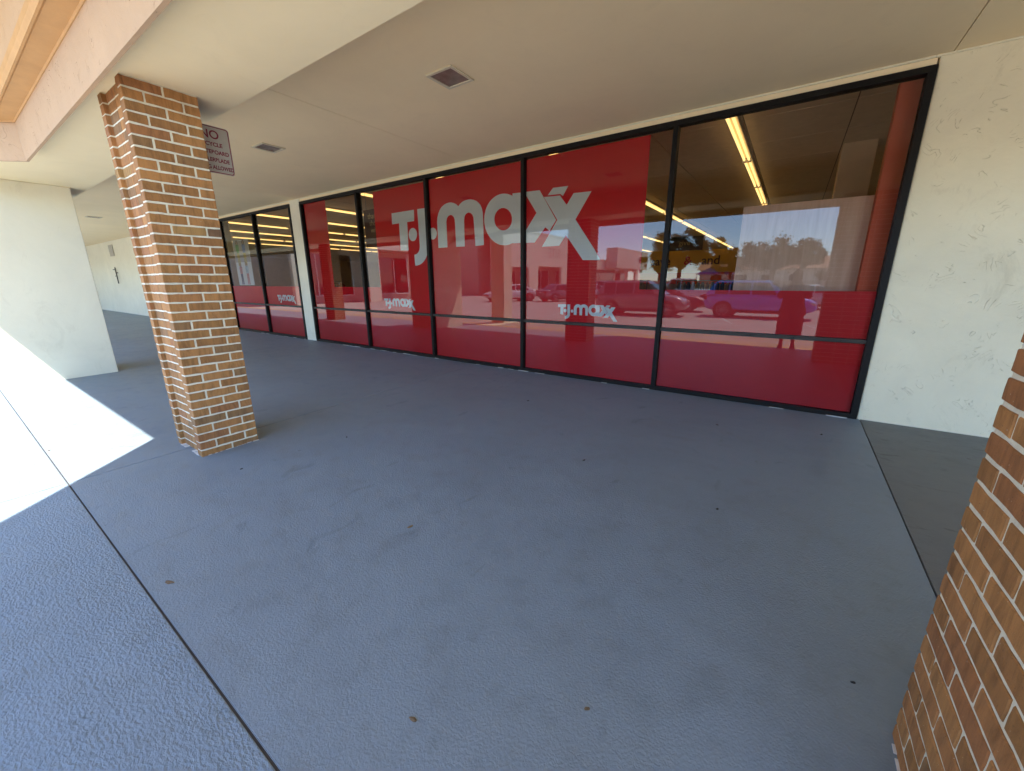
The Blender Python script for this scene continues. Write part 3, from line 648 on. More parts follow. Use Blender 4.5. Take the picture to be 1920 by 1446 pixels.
rw = box('red_jamb', 0.56, 0.765, D + 0.13, D + 0.29, 0.101, 3.37, M['red_wall'], None, 0.004); tag(rw, 'orange red painted strip at the right end inside the window', 'panel')
# back-of-shop yellow wall with lettering
yw = thing('yellow_sign_wall', (-6, 27, 2), 'yellow band with dark save lettering hanging deep inside the shop', 'sign')
box('panel', -9.2, -2.4, 27.0, 27.1, 2.05, 3.35, M['store_yellow'], yw, 0.0)
box('panel_lower', -9.2, -2.4, 27.02, 27.1, 1.35, 2.04, M['red_wall'], yw, 0.0)
rotY = Matrix(((1, 0, 0), (0, 0, -1), (0, 1, 0)))
text_mesh('lettering', 'save', 0.70, M['store_sign'], yw, Vector((-7.75, 26.985, 2.5)), rotY, 'LEFT', 0, 1, 0.012)
text_mesh('lettering', '&', 0.70, M['red_sign'], yw, Vector((-5.75, 26.985, 2.5)), rotY, 'LEFT', 0, 1, 0.012)
text_mesh('lettering', 'and', 0.70, M['store_sign'], yw, Vector((-4.75, 26.985, 2.5)), rotY, 'LEFT', 0, 1, 0.012)
def hang_sign(x0, x1, y, z0, z1, lab, lines, size):
    t = thing('hanging_sign', ((x0 + x1) / 2, y, z0), lab, 'sign', 'signs hung inside the shop')
    box('board', x0, x1, y, y + 0.03, z0, z1, M['store_sign'], t)
    cyls('wire', [((x0 + 0.1, y + 0.015, z1), (x0 + 0.1, y + 0.015, SZ), 0.005, 0.005), ((x1 - 0.1, y + 0.015, z1), (x1 - 0.1, y + 0.015, SZ), 0.005, 0.005)], M['steel'], t, n=6)
    text_mesh('lettering', lines, size, M['sign_print'], t, Vector(((x0 + x1) / 2, y - 0.004, z1 - size * 1.2)), rotY, 'CENTER', 0, 0.9)
hang_sign(-8.63, -7.62, 6.3, 2.35, 3.18, 'hanging sign thanking shoppers, behind the first window mullion', 'thanks for\nshopping\nwith us!', 0.17)
hang_sign(-5.6, -3.9, 22.0, 3.0, 3.66, 'dark hanging board with give lettering above the yellow band', 'give', 0.34)
def rack(x, y, ln, lab, seed):
    t = thing('clothes_rack', (x, y, 0.1), lab, 'clothes rack', 'clothes racks inside the shop'); r = random.Random(seed)
    cyls('frame', [((x - ln / 2, y, 0.1), (x - ln / 2, y, 1.55), 0.018, 0.018), ((x + ln / 2, y, 0.1), (x + ln / 2, y, 1.55), 0.018, 0.018), ((x - ln / 2, y, 1.55), (x + ln / 2, y, 1.55), 0.018, 0.018)], M['steel'], t)
    n = int(ln / 0.16)
    for i in range(n):
        xx = x - ln / 2 + 0.08 + i * 0.16; h = r.uniform(0.6, 0.95); w = r.uniform(0.2, 0.26)
        prism('garment', [(y - w, 1.38), (y - 0.05, 1.5), (y + 0.05, 1.5), (y + w, 1.38), (y + w * 1.1, 1.5 - h), (y - w * 1.1, 1.5 - h)], 'x', xx, xx + 0.06, M['garment%d' % r.randrange(5)], t)
for i, (x, y, ln, lab) in enumerate(((-5.2, 14, 2.2, 'dark clothes rack deep in the shop below the yellow band'), (-2.6, 16, 2.0, 'clothes rack in the shop left of the wood panel'), (-8.9, 12, 2.0, 'clothes rack seen in the leftmost pane of the five'),
                                     (-20, 12, 2.6, 'clothes rack seen through the two pane window'))): rack(x, y, ln, lab, i)
ps = thing('fashion_poster', (-13.5, D + 0.06, 1.46), 'colourful clothing poster standing in the leftmost two pane window', 'poster')
box('sheet', -14.0, -13.0, D + 0.06, D + 0.066, 1.46, 2.74, M['white'], ps)
def figure(cx, z0, h, top, legs, hair, sk):
    w = h * 0.16; k = 0.0005 * int(abs(cx) * 1000 % 5); yy = D + 0.058 - k
    curve_mesh('print', [[(cx - w * .75, z0 + h * .50), (cx + w * .75, z0 + h * .50), (cx + w, z0 + h * .80), (cx + w * .35, z0 + h * .85), (cx - w * .35, z0 + h * .85), (cx - w, z0 + h * .80)]], yy, top, ps)
    curve_mesh('print', [[(cx - w * .7, z0), (cx - w * .1, z0), (cx, z0 + h * .4), (cx + w * .15, z0), (cx + w * .75, z0), (cx + w * .7, z0 + h * .5), (cx - w * .7, z0 + h * .5)]], yy, legs, ps)
    el = lambda rx, rz, cz: [(cx + rx * math.cos(6.283 * i / 14), cz + rz * math.sin(6.283 * i / 14)) for i in range(14)]
    curve_mesh('print', [el(w * .62, h * .105, z0 + h * .89)], yy, hair, ps); curve_mesh('print', [el(w * .36, h * .075, z0 + h * .90)], yy - 0.0004, sk, ps)
G_ = lambda i: M['garment%d' % i]
box('print', -13.98, -13.02, D + 0.0593, D + 0.0597, 2.12, 2.72, M['sign_white'], ps)
figure(-13.74, 2.02, 0.72, M['print_green'], M['print_ochre'], M['hair'], M['print_skin']); figure(-13.33, 2.02, 0.72, M['print_blue'], M['print_ochre'], M['hair'], M['print_skin'])
figure(-13.72, 1.48, 0.62, M['print_pink'], M['print_navy'], M['hair'], M['print_skin']); figure(-13.33, 1.48, 0.64, M['print_sky'], M['print_pink'], M['hair'], M['print_skin'])

# ------------------------------------------------------------------ litter on the walkway
def litter(x, y, s, kind, lab, seed):
    r = random.Random(seed); n = 7
    pts = [(s * (0.5 + 0.5 * r.random()) * math.cos(2 * math.pi * i / n) * (1.6 if kind == 'leaf' else 1), s * (0.5 + 0.5 * r.random()) * math.sin(2 * math.pi * i / n) * 0.6) for i in range(n)]
    a = r.uniform(0, 6.28); z = fz(y)
    P = [(x + p[0] * math.cos(a) - p[1] * math.sin(a), y + p[0] * math.sin(a) + p[1] * math.cos(a)) for p in pts]
    V = [(p[0], p[1], fz(p[1]) + 0.001 + r.uniform(0, 0.006)) for p in P] + [(x, y, z + 0.007)] + [(p[0], p[1], fz(p[1]) - 0.001) for p in P]
    F = [(i, (i + 1) % n, n) for i in range(n)] + [(i, n + 1 + i, n + 1 + (i + 1) % n, (i + 1) % n) for i in range(n)]
    o = mesh('dry_leaf' if kind == 'leaf' else 'grit', V, F, M['leaf_dry' if kind == 'leaf' else 'grit']); tag(o, lab, 'leaf' if kind == 'leaf' else 'debris', 'litter on the walkway')
LT_ = [(-2.582, 4.09, .018, 'g', 'dark fleck on the walkway below the letter a'), (-0.45, 4.462, .02, 'g', 'dark fleck on the walkway in front of the rightmost pane'), (-1.276, 2.937, .02, 'g', 'black speck of litter mid walkway right of centre'),
       (-0.208, 2.751, .016, 'g', 'small speck of litter below the rightmost pane, nearer the camera'), (-1.804, 1.456, .016, 'l', 'tiny pale leaf scrap near the middle of the walkway'), (-2.505, 0.412, .022, 'l', 'brown dry leaf beside the long floor joint'),
       (-0.91, 0.678, .013, 'l', 'dry leaf curl near the bottom middle of the photo'), (-0.405, 1.064, .012, 'l', 'dry leaf scrap near the bottom, right of the middle one'), (0.415, 1.739, .012, 'g', 'black fleck close to the near brick pillar'),
       (-3.621, 1.202, .014, 'g', 'dark fleck in front of the slim brick pillar'), (-3.486, 2.105, .013, 'g', 'dark fleck right of the slim brick pillar base'), (0.438, 4.725, .02, 'g', 'dark fleck by the foot of the right stucco wall'),
       (-4.9, -0.02, .012, 'g', 'dark bit of litter in the sun patch'), (-5.6, 0.35, .012, 'l', 'leaf scrap lying in the sun patch')]
for i, (x, y, s, k, lab) in enumerate(LT_): litter(x, y, s, 'leaf' if k == 'l' else 'grit', lab, i)

# ------------------------------------------------------------------ cars
def car(kind, paint, x, y, rz, label):
    """local: x = length (front at +x), y = width, z up from the ground"""
    P = dict(
        suv=dict(L=4.5, W=1.82, low=0.24, roof=1.70, low_pts=[(-2.25, .62, .98), (-2.18, .30, 1.06), (-1.4, .26, 1.08), (0, .25, 1.07), (0.95, .26, 1.06), (1.55, .27, 1.02), (2.0, .28, .92), (2.22, .36, .74), (2.27, .45, .62)],
                 gh=dict(r0=-2.16, r1=-1.80, f1=0.42, f0=1.22), win=[(-1.75, -1.18), (-1.12, -0.28), (-0.20, 0.80)], wb=1.33, wf=1.40, wr=0.355),
        sedan=dict(L=4.75, W=1.82, low=0.2, roof=1.45, low_pts=[(-2.38, .55, .90), (-2.3, .28, .98), (-1.6, .22, 1.0), (0, .2, .95), (0.9, .2, .95), (1.5, .22, .90), (2.05, .25, .80), (2.32, .34, .66), (2.38, .42, .56)],
                   gh=dict(r0=-1.85, r1=-1.05, f1=0.15, f0=1.12), win=[(-1.35, -0.95), (-0.88, -0.14), (-0.06, 0.78)], wb=1.38, wf=1.42, wr=0.33),
        pickup=dict(L=5.4, W=1.95, low=0.35, roof=1.85, low_pts=[(-2.7, .60, 1.12), (-2.64, .42, 1.16), (-1.5, .36, 1.17), (0, .34, 1.17), (1.0, .34, 1.17), (1.7, .36, 1.12), (2.4, .38, 1.05), (2.65, .45, .92), (2.7, .55, .75)],
                    gh=dict(r0=-0.95, r1=-0.75, f1=0.65, f0=1.30), win=[(-0.72, -0.08), (0.0, 0.85)], wb=1.72, wf=1.70, wr=0.40))[kind]
    t = thing('parked_car', (x, y, -0.158), label, 'car', 'cars parked outside', rz)
    hw = P['W'] / 2; pm_ = CARP[paint]
    V, F = [], []; K = 8
    for (s, zl, zt) in P['low_pts']:
        e = 1 - 0.16 * (abs(s) / (P['L'] / 2)) ** 5
        w = hw * e; zm = zl + (zt - zl) * 0.55
        V += [(s, -w * .90, zl), (s, -w, zl + .10), (s, -w * 1.0, zm), (s, -w * .93, zt - .02), (s, -w * .80, zt), (s, w * .80, zt), (s, w * .93, zt - .02), (s, w, zm), (s, w, zl + .10), (s, w * .90, zl)]
    n = 10
    for i in range(len(P['low_pts']) - 1):
        for j in range(n): F.append((i * n + j, i * n + (j + 1) % n, (i + 1) * n + (j + 1) % n, (i + 1) * n + j))
    F += [tuple(range(n)), tuple(range((len(P['low_pts']) - 1) * n, len(P['low_pts']) * n))]
    body = mesh('body', V, F, pm_, t, True, True)
    sub = body.modifiers.new('s', 'SUBSURF'); sub.levels = 1; sub.render_levels = 1
    g = P['gh']; belt = [p for p in P['low_pts'] if p[0] == 0][0][2] - 0.02; rf = P['roof']; wb_, wt_ = hw * .90, hw * .70
    GV = [(g['r0'], -wb_, belt), (g['r1'], -wt_, rf - .05), (g['r1'] + .12, -wt_ * .86, rf), (g['r1'] + .12, wt_ * .86, rf), (g['r1'], wt_, rf - .05), (g['r0'], wb_, belt),
          (g['f0'], -wb_, belt), (g['f1'], -wt_, rf - .05), (g['f1'] - .1, -wt_ * .86, rf), (g['f1'] - .1, wt_ * .86, rf), (g['f1'], wt_, rf - .05), (g['f0'], wb_, belt)]
    GF = [(0, 1, 7, 6), (1, 2, 8, 7), (2, 3, 9, 8), (3, 4, 10, 9), (4, 5, 11, 10), (5, 0, 6, 11), (0, 5, 4, 3, 2, 1), (6, 7, 8, 9, 10, 11)]
    mesh('cabin', GV, GF, pm_, t, True)
    zt = rf - .09
    def wy(z): k = (z - belt) / (rf - .05 - belt); return wb_ + (wt_ - wb_) * k
    def sl(a0, a1, z): return a0 + (a1 - a0) * (z - belt) / (rf - .05 - belt)
    for k, (a, b) in enumerate(P['win']):
        zb = belt + .03
        a_b = max(a, sl(g['r0'], g['r1'], zb) + .07); a_t = max(a, sl(g['r0'], g['r1'], zt) + .07); b_b = min(b, sl(g['f0'], g['f1'], zb) - .07); b_t = min(b, sl(g['f0'], g['f1'], zt) - .07)
        if a_t >= b_t: a_t = b_t - .03
        for sg_ in (-1, 1):
            Vq = [(a_b, sg_ * (wy(zb) + .006), zb), (b_b, sg_ * (wy(zb) + .006), zb), (b_t, sg_ * (wy(zt) + .006), zt), (a_t, sg_ * (wy(zt) + .006), zt)]
            mesh('side_window', Vq, [(0, 1, 2, 3)], M['carglass'], t, True)
    for nm, s0, s1, d in (('windscreen', g['f0'], g['f1'], 1), ('rear_window', g['r0'], g['r1'], -1)):
        zb = belt + .05
        mesh(nm, [(sl(s0, s1, zb) + d * .012, -wy(zb) + .1, zb), (sl(s0, s1, zb) + d * .012, wy(zb) - .1, zb), (sl(s0, s1, zt) + d * .012, wy(zt) - .08, zt), (sl(s0, s1, zt) + d * .012, -wy(zt) + .08, zt)], [(0, 1, 2, 3)], M['carglass'], t, True)
    r = P['wr']
    for xx in (P['wf'], -P['wb']):
        for sg_ in (-1, 1):
            cyls('wheel_arch', [((xx, sg_ * (hw - .15), r), (xx, sg_ * (hw + .006), r), r + .06, r + .06)], M['black'], t, True, 24)
            wh = cyls('wheel', [((xx, sg_ * (hw - .2), r), (xx, sg_ * (hw + .012), r), r, r), ((xx, sg_ * (hw + .012), r), (xx, sg_ * (hw + .018), r), r * .97, r * .93)], M['rubber'], t, True, 28)
            L = []
            for q in range(10):
                a = 2 * math.pi * q / 10; c_, s_ = math.cos(a), math.sin(a)
                L.append(((xx + c_ * .05, sg_ * (hw + .022), r + s_ * .05), (xx + c_ * r * .66, sg_ * (hw + .022), r + s_ * r * .66), .022, .016))
            L.append(((xx, sg_ * (hw + .012), r), (xx, sg_ * (hw + .03), r), .06, .05))
            rim = cyls('rim', L, M['rim'], wh, True, 6)
            ro = []; ri = []
            for q in range(24):
                a = 2 * math.pi * q / 24; ro.append((xx + math.cos(a) * r * .72, sg_ * (hw + .02), r + math.sin(a) * r * .72)); ri.append((xx + math.cos(a) * r * .64, sg_ * (hw + .026), r + math.sin(a) * r * .64))
            mesh('rim_edge', ro + ri, [(q, (q + 1) % 24, 24 + (q + 1) % 24, 24 + q) for q in range(24)], M['rim'], wh, True)
    nose = P['low_pts'][-1][0]; tail = P['low_pts'][0][0]; zn = P['low_pts'][-2][2]; zt_ = P['low_pts'][1][2]
    for sg_ in (-1, 1):
        ya, yb = sorted((sg_ * hw * .55, sg_ * hw * .86))
        box('headlight', nose - .32, nose - .06, ya, yb, zn - .10, zn + .03, M['clearlens'], t, .03, True)
        box('tail_light', tail + .0, tail + .16, ya, sg_ * 0 + yb, zt_ - .24, zt_ - .06, M['redlens'], t, .03, True)
        ym0, ym1 = sorted((sg_ * (hw * .93), sg_ * (hw + .17)))
        box('door_mirror', g['f0'] - .42, g['f0'] - .30, ym0, ym1, belt + .02, belt + .17, pm_, t, .03, True)
        for (a, b) in P['win'][-2:]:
            yh0, yh1 = sorted((sg_ * (hw * .955), sg_ * (hw * 1.0 + .004)))
            box('door_handle', a + .08, a + .25, yh0, yh1, belt - .17, belt - .135, M['rim'], t, .008, True)
        yr0, yr1 = sorted((sg_ * wt_ * .78, sg_ * wt_ * .86))
        if kind == 'suv': box('roof_rail', g['r1'] + .1, g['f1'] - .15, yr0, yr1, rf - .01, rf + .035, M['rim'], t, .01, True)
    box('grille', nose - .05, nose + .012, -hw * .48, hw * .48, zn - .20, zn - .05, M['black'], t, .01, True)
    box('lower_trim', tail + .5, nose - .5, -hw * .965, hw * .965, P['low'] + .0, P['low'] + .14, M['black'], t, .02, True)
    box('number_plate', tail - .012, tail + .02, -.15, .15, .72, .84, M['white'], t, .004, True)
    return t
car('suv', 'blue', -1.25, -11.3, R_(4), 'bright blue suv mirrored in the rightmost pane')
car('suv', 'mauve', -6.35, -10.0, R_(-4), 'grey mauve suv mirrored left of the right window mullion')
car('sedan', 'white', -20.4, -18.4, R_(118), 'white sedan seen from behind, mirrored below the letter a')
car('sedan', 'grey', -16.6, -21.0, R_(-62), 'dark grey sedan facing us, mirrored right of the white sedan')
car('sedan', 'silver', -15.6, -25.0, R_(-60), 'silver sedan mostly hidden behind the mirrored brick pillar')
car('sedan', 'red', -6.2, -13.6, R_(-8), 'dark red sedan mirrored just behind the mauve suv')
car('pickup', 'white', -6.4, -19.5, R_(180), 'white pickup truck with black windows mirrored behind the blue suv')
car('suv', 'black', -11.0, -22.5, R_(12), 'black suv parked far back in the mirrored lot')
car('sedan', 'white', 1.2, -20.0, R_(0), 'white sedan mirrored beside the photographer, far back')
car('suv', 'silver', -17.5, -34.0, R_(8), 'silver suv in the far row of the mirrored lot')
car('sedan', 'black', -12.0, -33.0, R_(0), 'black sedan in the far row of the mirrored lot')

# ------------------------------------------------------------------ buildings across the lot
XW = -30.0
def shopfront(y0, y1, top, label, openings, step=0.0, name='shop_building'):
    t = thing(name, (XW, (y0 + y1) / 2, -0.1), label, 'building', 'shops along the far side wing')
    xs0, xs1 = XW - 14, XW + step
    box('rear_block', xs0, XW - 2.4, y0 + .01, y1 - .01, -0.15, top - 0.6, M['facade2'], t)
    # front wall in pieces round the openings
    ys = sorted(openings); cur = y0
    for (a, b, h) in ys:
        if a > cur: box('wall_pier', XW - 0.4, xs1, cur, a - .001, -0.15, top, M['facade'], t)
        box('lintel', XW - 0.4, xs1 - .002, a, b, h, top, M['facade'], t)
        rec = box('shop_window', XW - 2.38, XW - 2.33, a, b, 0.4, h - .5, M['shopglass'], t)
        boxes('window_bar', [(XW - 2.33, XW - 2.28, a + (b - a) * k / 3 - .04, a + (b - a) * k / 3 + .04, 0.4, h - .5) for k in range(4)] + [(XW - 2.33, XW - 2.28, a, b, 0.36, 0.46)], M['white'], rec)
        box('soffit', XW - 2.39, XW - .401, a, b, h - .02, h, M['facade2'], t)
        cur = b
    if y1 > cur: box('wall_pier', XW - 0.4, xs1, cur + .001, y1, -0.15, top, M['facade'], t)
    box('coping', XW - 0.46, xs1 + .06, y0, y1, top + .001, top + .14, M['facade'], t)
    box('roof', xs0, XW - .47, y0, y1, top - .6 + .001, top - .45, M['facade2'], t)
    return t
shopfront(-18.0, -4.5, 5.6, 'nearest cream arcade with dark shop opening mirrored left of the lettering', [(-17.2, -12.1, 4.25), (-10.9, -6.0, 4.25)])
b2 = shopfront(-56.0, -28.5, 7.9, 'cream shop block with ghost letters mirrored behind the white sedan', [(-36.6, -32.2, 3.35), (-46.0, -39.0, 3.6), (-54.5, -48.5, 3.6)])
rotX = Matrix(((0, 0, 1), (-1, 0, 0), (0, 1, 0)))   # reads from the lot, on a wall facing +x
rotXp = Matrix(((0, 0, 1), (1, 0, 0), (0, 1, 0)))
text_mesh('ghost_lettering', 'RITE', 1.9, M['ghost'], b2, Vector((XW + 0.012, -45.5, 4.9)), rotXp, 'LEFT', 0.002)
b3 = shopfront(-84.0, -57.0, 5.3, 'long low shop wing mirrored under the red lettered store box', [(-82, -59, 3.6)])
bx_ = thing('store_box', (XW + 1.0, -73, 3.7), 'cream store sign box with small red letters mirrored right of the letter x', 'sign box')
box('sign_body', XW + .005, XW + 2.2, -83, -64, 3.9, 7.6, M['facade'], bx_, .03)
text_mesh('lettering', 'RA', 1.7, M['red_sign'], bx_, Vector((XW + 2.22, -82.6, 5.6)), rotXp, 'LEFT', 0.02)
text_mesh('lettering', 'MA', 1.0, M['red_sign'], bx_, Vector((XW + 2.22, -82.6, 4.5)), rotXp, 'LEFT', 0.02)
for q in range(4): box('awning_lamp', XW + 1.0, XW + 1.5, -82 + q * 5, -81.5 + q * 5, 3.3, 3.88, M['white'], bx_, .05)
hs = thing('parking_sign', (-27.0, -30.0, -0.16), 'blue and white accessible parking sign mirrored left of the white sedan', 'sign')
cyls('post', [((-27, -30, -.16), (-27, -30, 2.6), .03, .03)], M['steel'], hs)
box('blue_plate', -26.96, -26.94, -30.28, -29.72, 2.05, 2.6, M['blue_sign'], hs); box('white_plate', -26.96, -26.94, -30.28, -29.72, 1.6, 2.04, M['white'], hs)
hb = thing('house', (0, -82, -0.1), 'low pale building with clay tiled roof mirrored behind the right tree', 'building')
box('wall', -16, 40, -90, -80, -0.15, 3.6, M['facade'], hb)
prism('roof', [(-91, 3.61), (-79, 3.61), (-85, 6.0)], 'x', -16.5, 40.5, M['tile_roof'], hb)
for q in range(12): 
    w_ = box('window', -14 + q * 4.4, -12 + q * 4.4, -79.99, -79.95, 1.0, 2.6, M['shopglass'], hb)
tn = thing('canopy_tent', (-9.2, -52, -0.16), 'bright blue canopy tent mirrored among the far trees', 'tent')
prism('roof', [(-11.5, 2.4), (-6.9, 2.4), (-9.2, 3.5)], 'y', -53.5, -50.5, M['tent'], tn)
for xx in (-11.3, -7.1):
    for yy in (-53.3, -50.7): cyls('pole', [((xx, yy, -.16), (xx, yy, 2.41), .04, .04)], M['steel'], tn)
hw_ = box('hedge_wall', -24, 30, -66.3, -66, -0.16, 1.5, M['facade2'], None); tag(hw_, 'low tan boundary wall along the far edge of the lot', 'wall')

# ------------------------------------------------------------------ trees
def tree(x, y, h, rx, rz_, zc, label, leaf, seed, n=5200, ls=0.42, nc=34):
    r = random.Random(seed); t = thing('oak_tree', (x, y, -0.16), label, 'tree', 'trees beyond the lot')
    L = [((x, y, -0.2), (x + .1, y, zc - rz_ * .75), h * .045, h * .032)]
    tips = []
    for k in range(9):
        a = 2 * math.pi * k / 9 + r.uniform(-.3, .3); q = r.uniform(.45, .85)
        p0 = Vector((x + .1, y, zc - rz_ * r.uniform(.75, .95))); p1 = p0 + Vector((math.cos(a) * rx * q * .5, math.sin(a) * rx * q * .5, rz_ * r.uniform(.35, .7))); p2 = p1 + Vector((math.cos(a) * rx * q * .45, math.sin(a) * rx * q * .45, rz_ * r.uniform(.2, .8)))
        L += [(p0, p1, h * .022, h * .014), (p1, p2, h * .014, h * .005)]; tips += [p1, p2]
    cyls('trunk', L, M['bark'], t, n=7)
    clumps = []
    for k in range(nc):
        while True:
            v = Vector((r.uniform(-1, 1), r.uniform(-1, 1), r.uniform(-1, 1)))
            if .25 < v.length < 1: break
        if v.z < -.55: v.z *= .5
        clumps.append((Vector((x + v.x * rx, y + v.y * rx, zc + v.z * rz_)), r.uniform(.13, .25) * rx))
    V, F = [], []
    for i in range(n):
        c, cr = r.choice(clumps)
        d = Vector((r.gauss(0, 1), r.gauss(0, 1), r.gauss(0, .75))); d = d.normalized() * cr * (r.random() ** .6) * (1.0 if r.random() < .86 else 1.45)
        p = c + d; u = Vector((r.gauss(0, 1), r.gauss(0, 1), r.gauss(0, 1))).normalized(); w = u.orthogonal().normalized(); s_ = ls * r.uniform(.4, .95); k = len(V)
        V += [p - u * s_, p + w * s_ * .55, p + u * s_, p - w * s_ * .55]; F.append((k, k + 1, k + 2, k + 3))
    me = bpy.data.meshes.new('crown'); me.from_pydata([tuple(a) for a in V], [], F); me.update(); link('crown', me, leaf, t)
    return t
tree(-15.3, -58, 9, 4.6, 2.9, 6.1, 'large dark oak mirrored behind the yellow band, left of the wood panel', M['leafA'], 1, 11000, .26, 46)
tree(-10.6, -62, 8, 3.0, 2.2, 5.6, 'rounded oak mirrored above the white pickup', M['leafA'], 2, 6500, .25, 30)
tree(-2.3, -46, 7, 4.6, 1.75, 4.25, 'spreading oak mirrored across the pale panel in the rightmost pane', M['leafA'], 3, 13000, .19, 52)
tree(-6.9, -48, 4.5, 1.9, 1.0, 3.3, 'small dark tree mirrored left of the spreading oak', M['leafA'], 4, 4200, .17, 22)
tree(-21.5, -70, 8, 4.0, 2.6, 5.0, 'pale leafy tree mirrored right of the red lettered store box', M['leafB'], 5, 3600, .33, 30)
tree(4.6, -60, 5, 2.4, 1.0, 2.6, 'low bushy tree mirrored beside the photographer', M['leafB'], 6, 2000, .24, 18)

# ------------------------------------------------------------------ the photographer
pe = thing('person', (0.06, -0.33, 0.0), 'person in dark loose clothes taking the photo, mirrored in the rightmost pane', 'person')
def skin_mesh(name, chain, edges, mat, parent, root=0, sub=2):
    me = bpy.data.meshes.new(name); me.from_pydata([c[0] for c in chain], edges, []); me.update()
    o = bpy.data.objects.new(name, me); COL.objects.link(o)
    md = o.modifiers.new('skin', 'SKIN'); md.use_smooth_shade = True
    sv = me.skin_vertices[0].data
    for i, c in enumerate(chain):
        rr_ = c[1] if isinstance(c[1], tuple) else (c[1], c[1]); sv[i].radius = rr_; sv[i].use_root = (i == root)
    sb = o.modifiers.new('sub', 'SUBSURF'); sb.levels = sub; sb.render_levels = sub
    bpy.context.view_layer.update()
    dg = bpy.context.evaluated_depsgraph_get(); nm = bpy.data.meshes.new_from_object(o.evaluated_get(dg)); bpy.data.objects.remove(o)
    nm.name = name; nm.materials.clear(); nm.polygons.foreach_set('use_smooth', [True] * len(nm.polygons)); return nm
CHN = [((0, -.04, .95), (.15, .10)), ((0, -.04, 1.12), (.13, .09)), ((0, -.05, 1.32), (.16, .10)), ((0, -.05, 1.44), (.10, .07)), ((0, -.03, 1.52), (.05, .05)), ((0, -.01, 1.60), (.075, .09)), ((0, -.01, 1.70), (.075, .09)),
       ((.19, -.05, 1.40), .055), ((.27, .02, 1.20), .045), ((.16, .22, 1.38), .034), ((.085, .27, 1.47), .030),
       ((-.19, -.05, 1.40), .055), ((-.27, .02, 1.20), .045), ((-.16, .22, 1.38), .034), ((-.085, .27, 1.47), .030),
       ((.10, -.04, .88), .095), ((.11, -.02, .48), .06), ((.115, -.05, .10), .038), ((.12, .0, .035), .034), ((.13, .13, .02), .028),
       ((-.10, -.04, .88), .095), ((-.11, -.02, .48), .06), ((-.115, -.05, .10), .038), ((-.12, .0, .035), .034), ((-.13, .13, .02), .028)]
EDG = [(0, 1), (1, 2), (2, 3), (3, 4), (4, 5), (5, 6), (2, 7), (7, 8), (8, 9), (9, 10), (2, 11), (11, 12), (12, 13), (13, 14), (0, 15), (15, 16), (16, 17), (17, 18), (18, 19), (0, 20), (20, 21), (21, 22), (22, 23), (23, 24)]
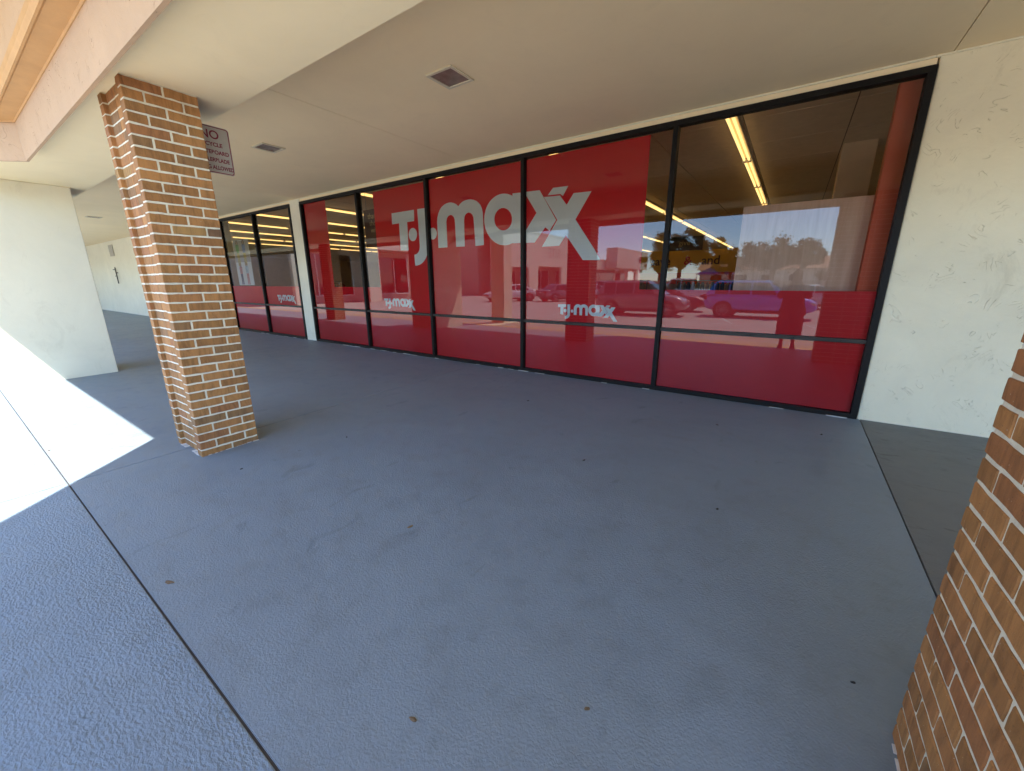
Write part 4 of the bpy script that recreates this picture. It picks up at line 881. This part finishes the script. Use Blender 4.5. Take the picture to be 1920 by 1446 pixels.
# palm, four fingers and a thumb on each hand, wrapped round the phone's sides
for sgn, wi in ((1, 10), (-1, 14)):
    base_i = len(CHN); CHN.append(((sgn * .083, .285, 1.505), .021)); EDG.append((wi, base_i))
    for k in range(4):
        z = 1.535 - k * .019; f = len(CHN); ln = (.9, 1.0, .95, .75)[k]
        CHN += [((sgn * .086, .30, z), .0085), ((sgn * .080, .30 + .028 * ln, z), .0078), ((sgn * (.080 - .022 * ln), .30 + .036 * ln, z - .002), .007)]
        EDG += [(base_i, f), (f, f + 1), (f + 1, f + 2)]
    f = len(CHN); CHN += [((sgn * .078, .275, 1.53), .0095), ((sgn * .055, .283, 1.545), .0085)]; EDG += [(base_i, f), (f, f + 1)]
bme = skin_mesh('body', CHN, EDG, M['skin'], pe)
link('body', bme, M['skin'], pe, True)
def loft(name, rings, mat, parent, n=20, seed=0, fold=0.0, cap=False):
    V, F = [], []
    for (cx_, cy_, z, rx, ry) in rings:
        for i in range(n):
            a = 2 * math.pi * i / n; k = 1 + fold * math.sin(a * 5 + z * 9 + seed) ; V.append((cx_ + rx * k * math.cos(a), cy_ + ry * k * math.sin(a), z))
    for j in range(len(rings) - 1):
        for i in range(n): F.append((j * n + i, j * n + (i + 1) % n, (j + 1) * n + (i + 1) % n, (j + 1) * n + i))
    if cap: F.append(tuple(range((len(rings) - 1) * n, len(rings) * n)))
    return mesh(name, V, F, mat, parent, True, True)
loft('tunic', [(0, -.04, .78, .27, .20), (0, -.04, .90, .25, .19), (0, -.04, 1.05, .215, .155), (0, -.05, 1.22, .215, .15), (0, -.05, 1.36, .23, .145), (0, -.05, 1.43, .19, .12), (0, -.045, 1.48, .085, .08)], M['cloth_dark'], pe, 24, 0, .03)
for sgn in (1, -1):
    loft('trouser_leg', [(sgn * .13, -.03, .30, .125, .13), (sgn * .125, -.03, .45, .13, .135), (sgn * .12, -.03, .65, .13, .14), (sgn * .105, -.04, .86, .12, .14)], M['cloth_grey'], pe, 20, sgn, .05)
    a, m_, b = Vector((sgn * .17, -.05, 1.42)), Vector((sgn * .272, .015, 1.19)), Vector((sgn * .185, .17, 1.335))
    cyls('sleeve', [(a, m_, .078, .07), (m_, b, .07, .062)], M['cloth_dark'], pe, True, 14, True)
    loft('shoe', [(sgn * .122, .04, -.002, .052, .135), (sgn * .122, .04, .03, .054, .135), (sgn * .12, .0, .06, .045, .085), (sgn * .118, -.03, .09, .04, .05)], M['black'], pe, 16, 0, 0, True)
hairv = []
loft('hair', [(0, -.045, 1.50, .09, .075), (0, -.045, 1.58, .097, .09), (0, -.035, 1.66, .098, .10), (0, -.02, 1.73, .09, .10), (0, -.02, 1.775, .06, .07), (0, -.02, 1.79, .02, .025)], M['hair'], pe, 20, 2, .02, True)
fc = [(-.03, .085, 1.655), (.03, .085, 1.655)]
for p in fc: cyls('eye', [((p[0], p[1] - .01, p[2]), (p[0], p[1] + .004, p[2]), .012, .009)], M['black'], pe, True, 8)
ph = thing('mobile_phone', (0.06, -0.03, 1.46), 'dark mobile phone held up by the mirrored photographer', 'phone')
box('case', -.020, .140, -.045, -.036, 1.47, 1.545, M['phone'], ph, .003)
cyls('lens', [((.115, -.0355, 1.525), (.115, -.032, 1.525), .008, .008)], M['steel'], ph)
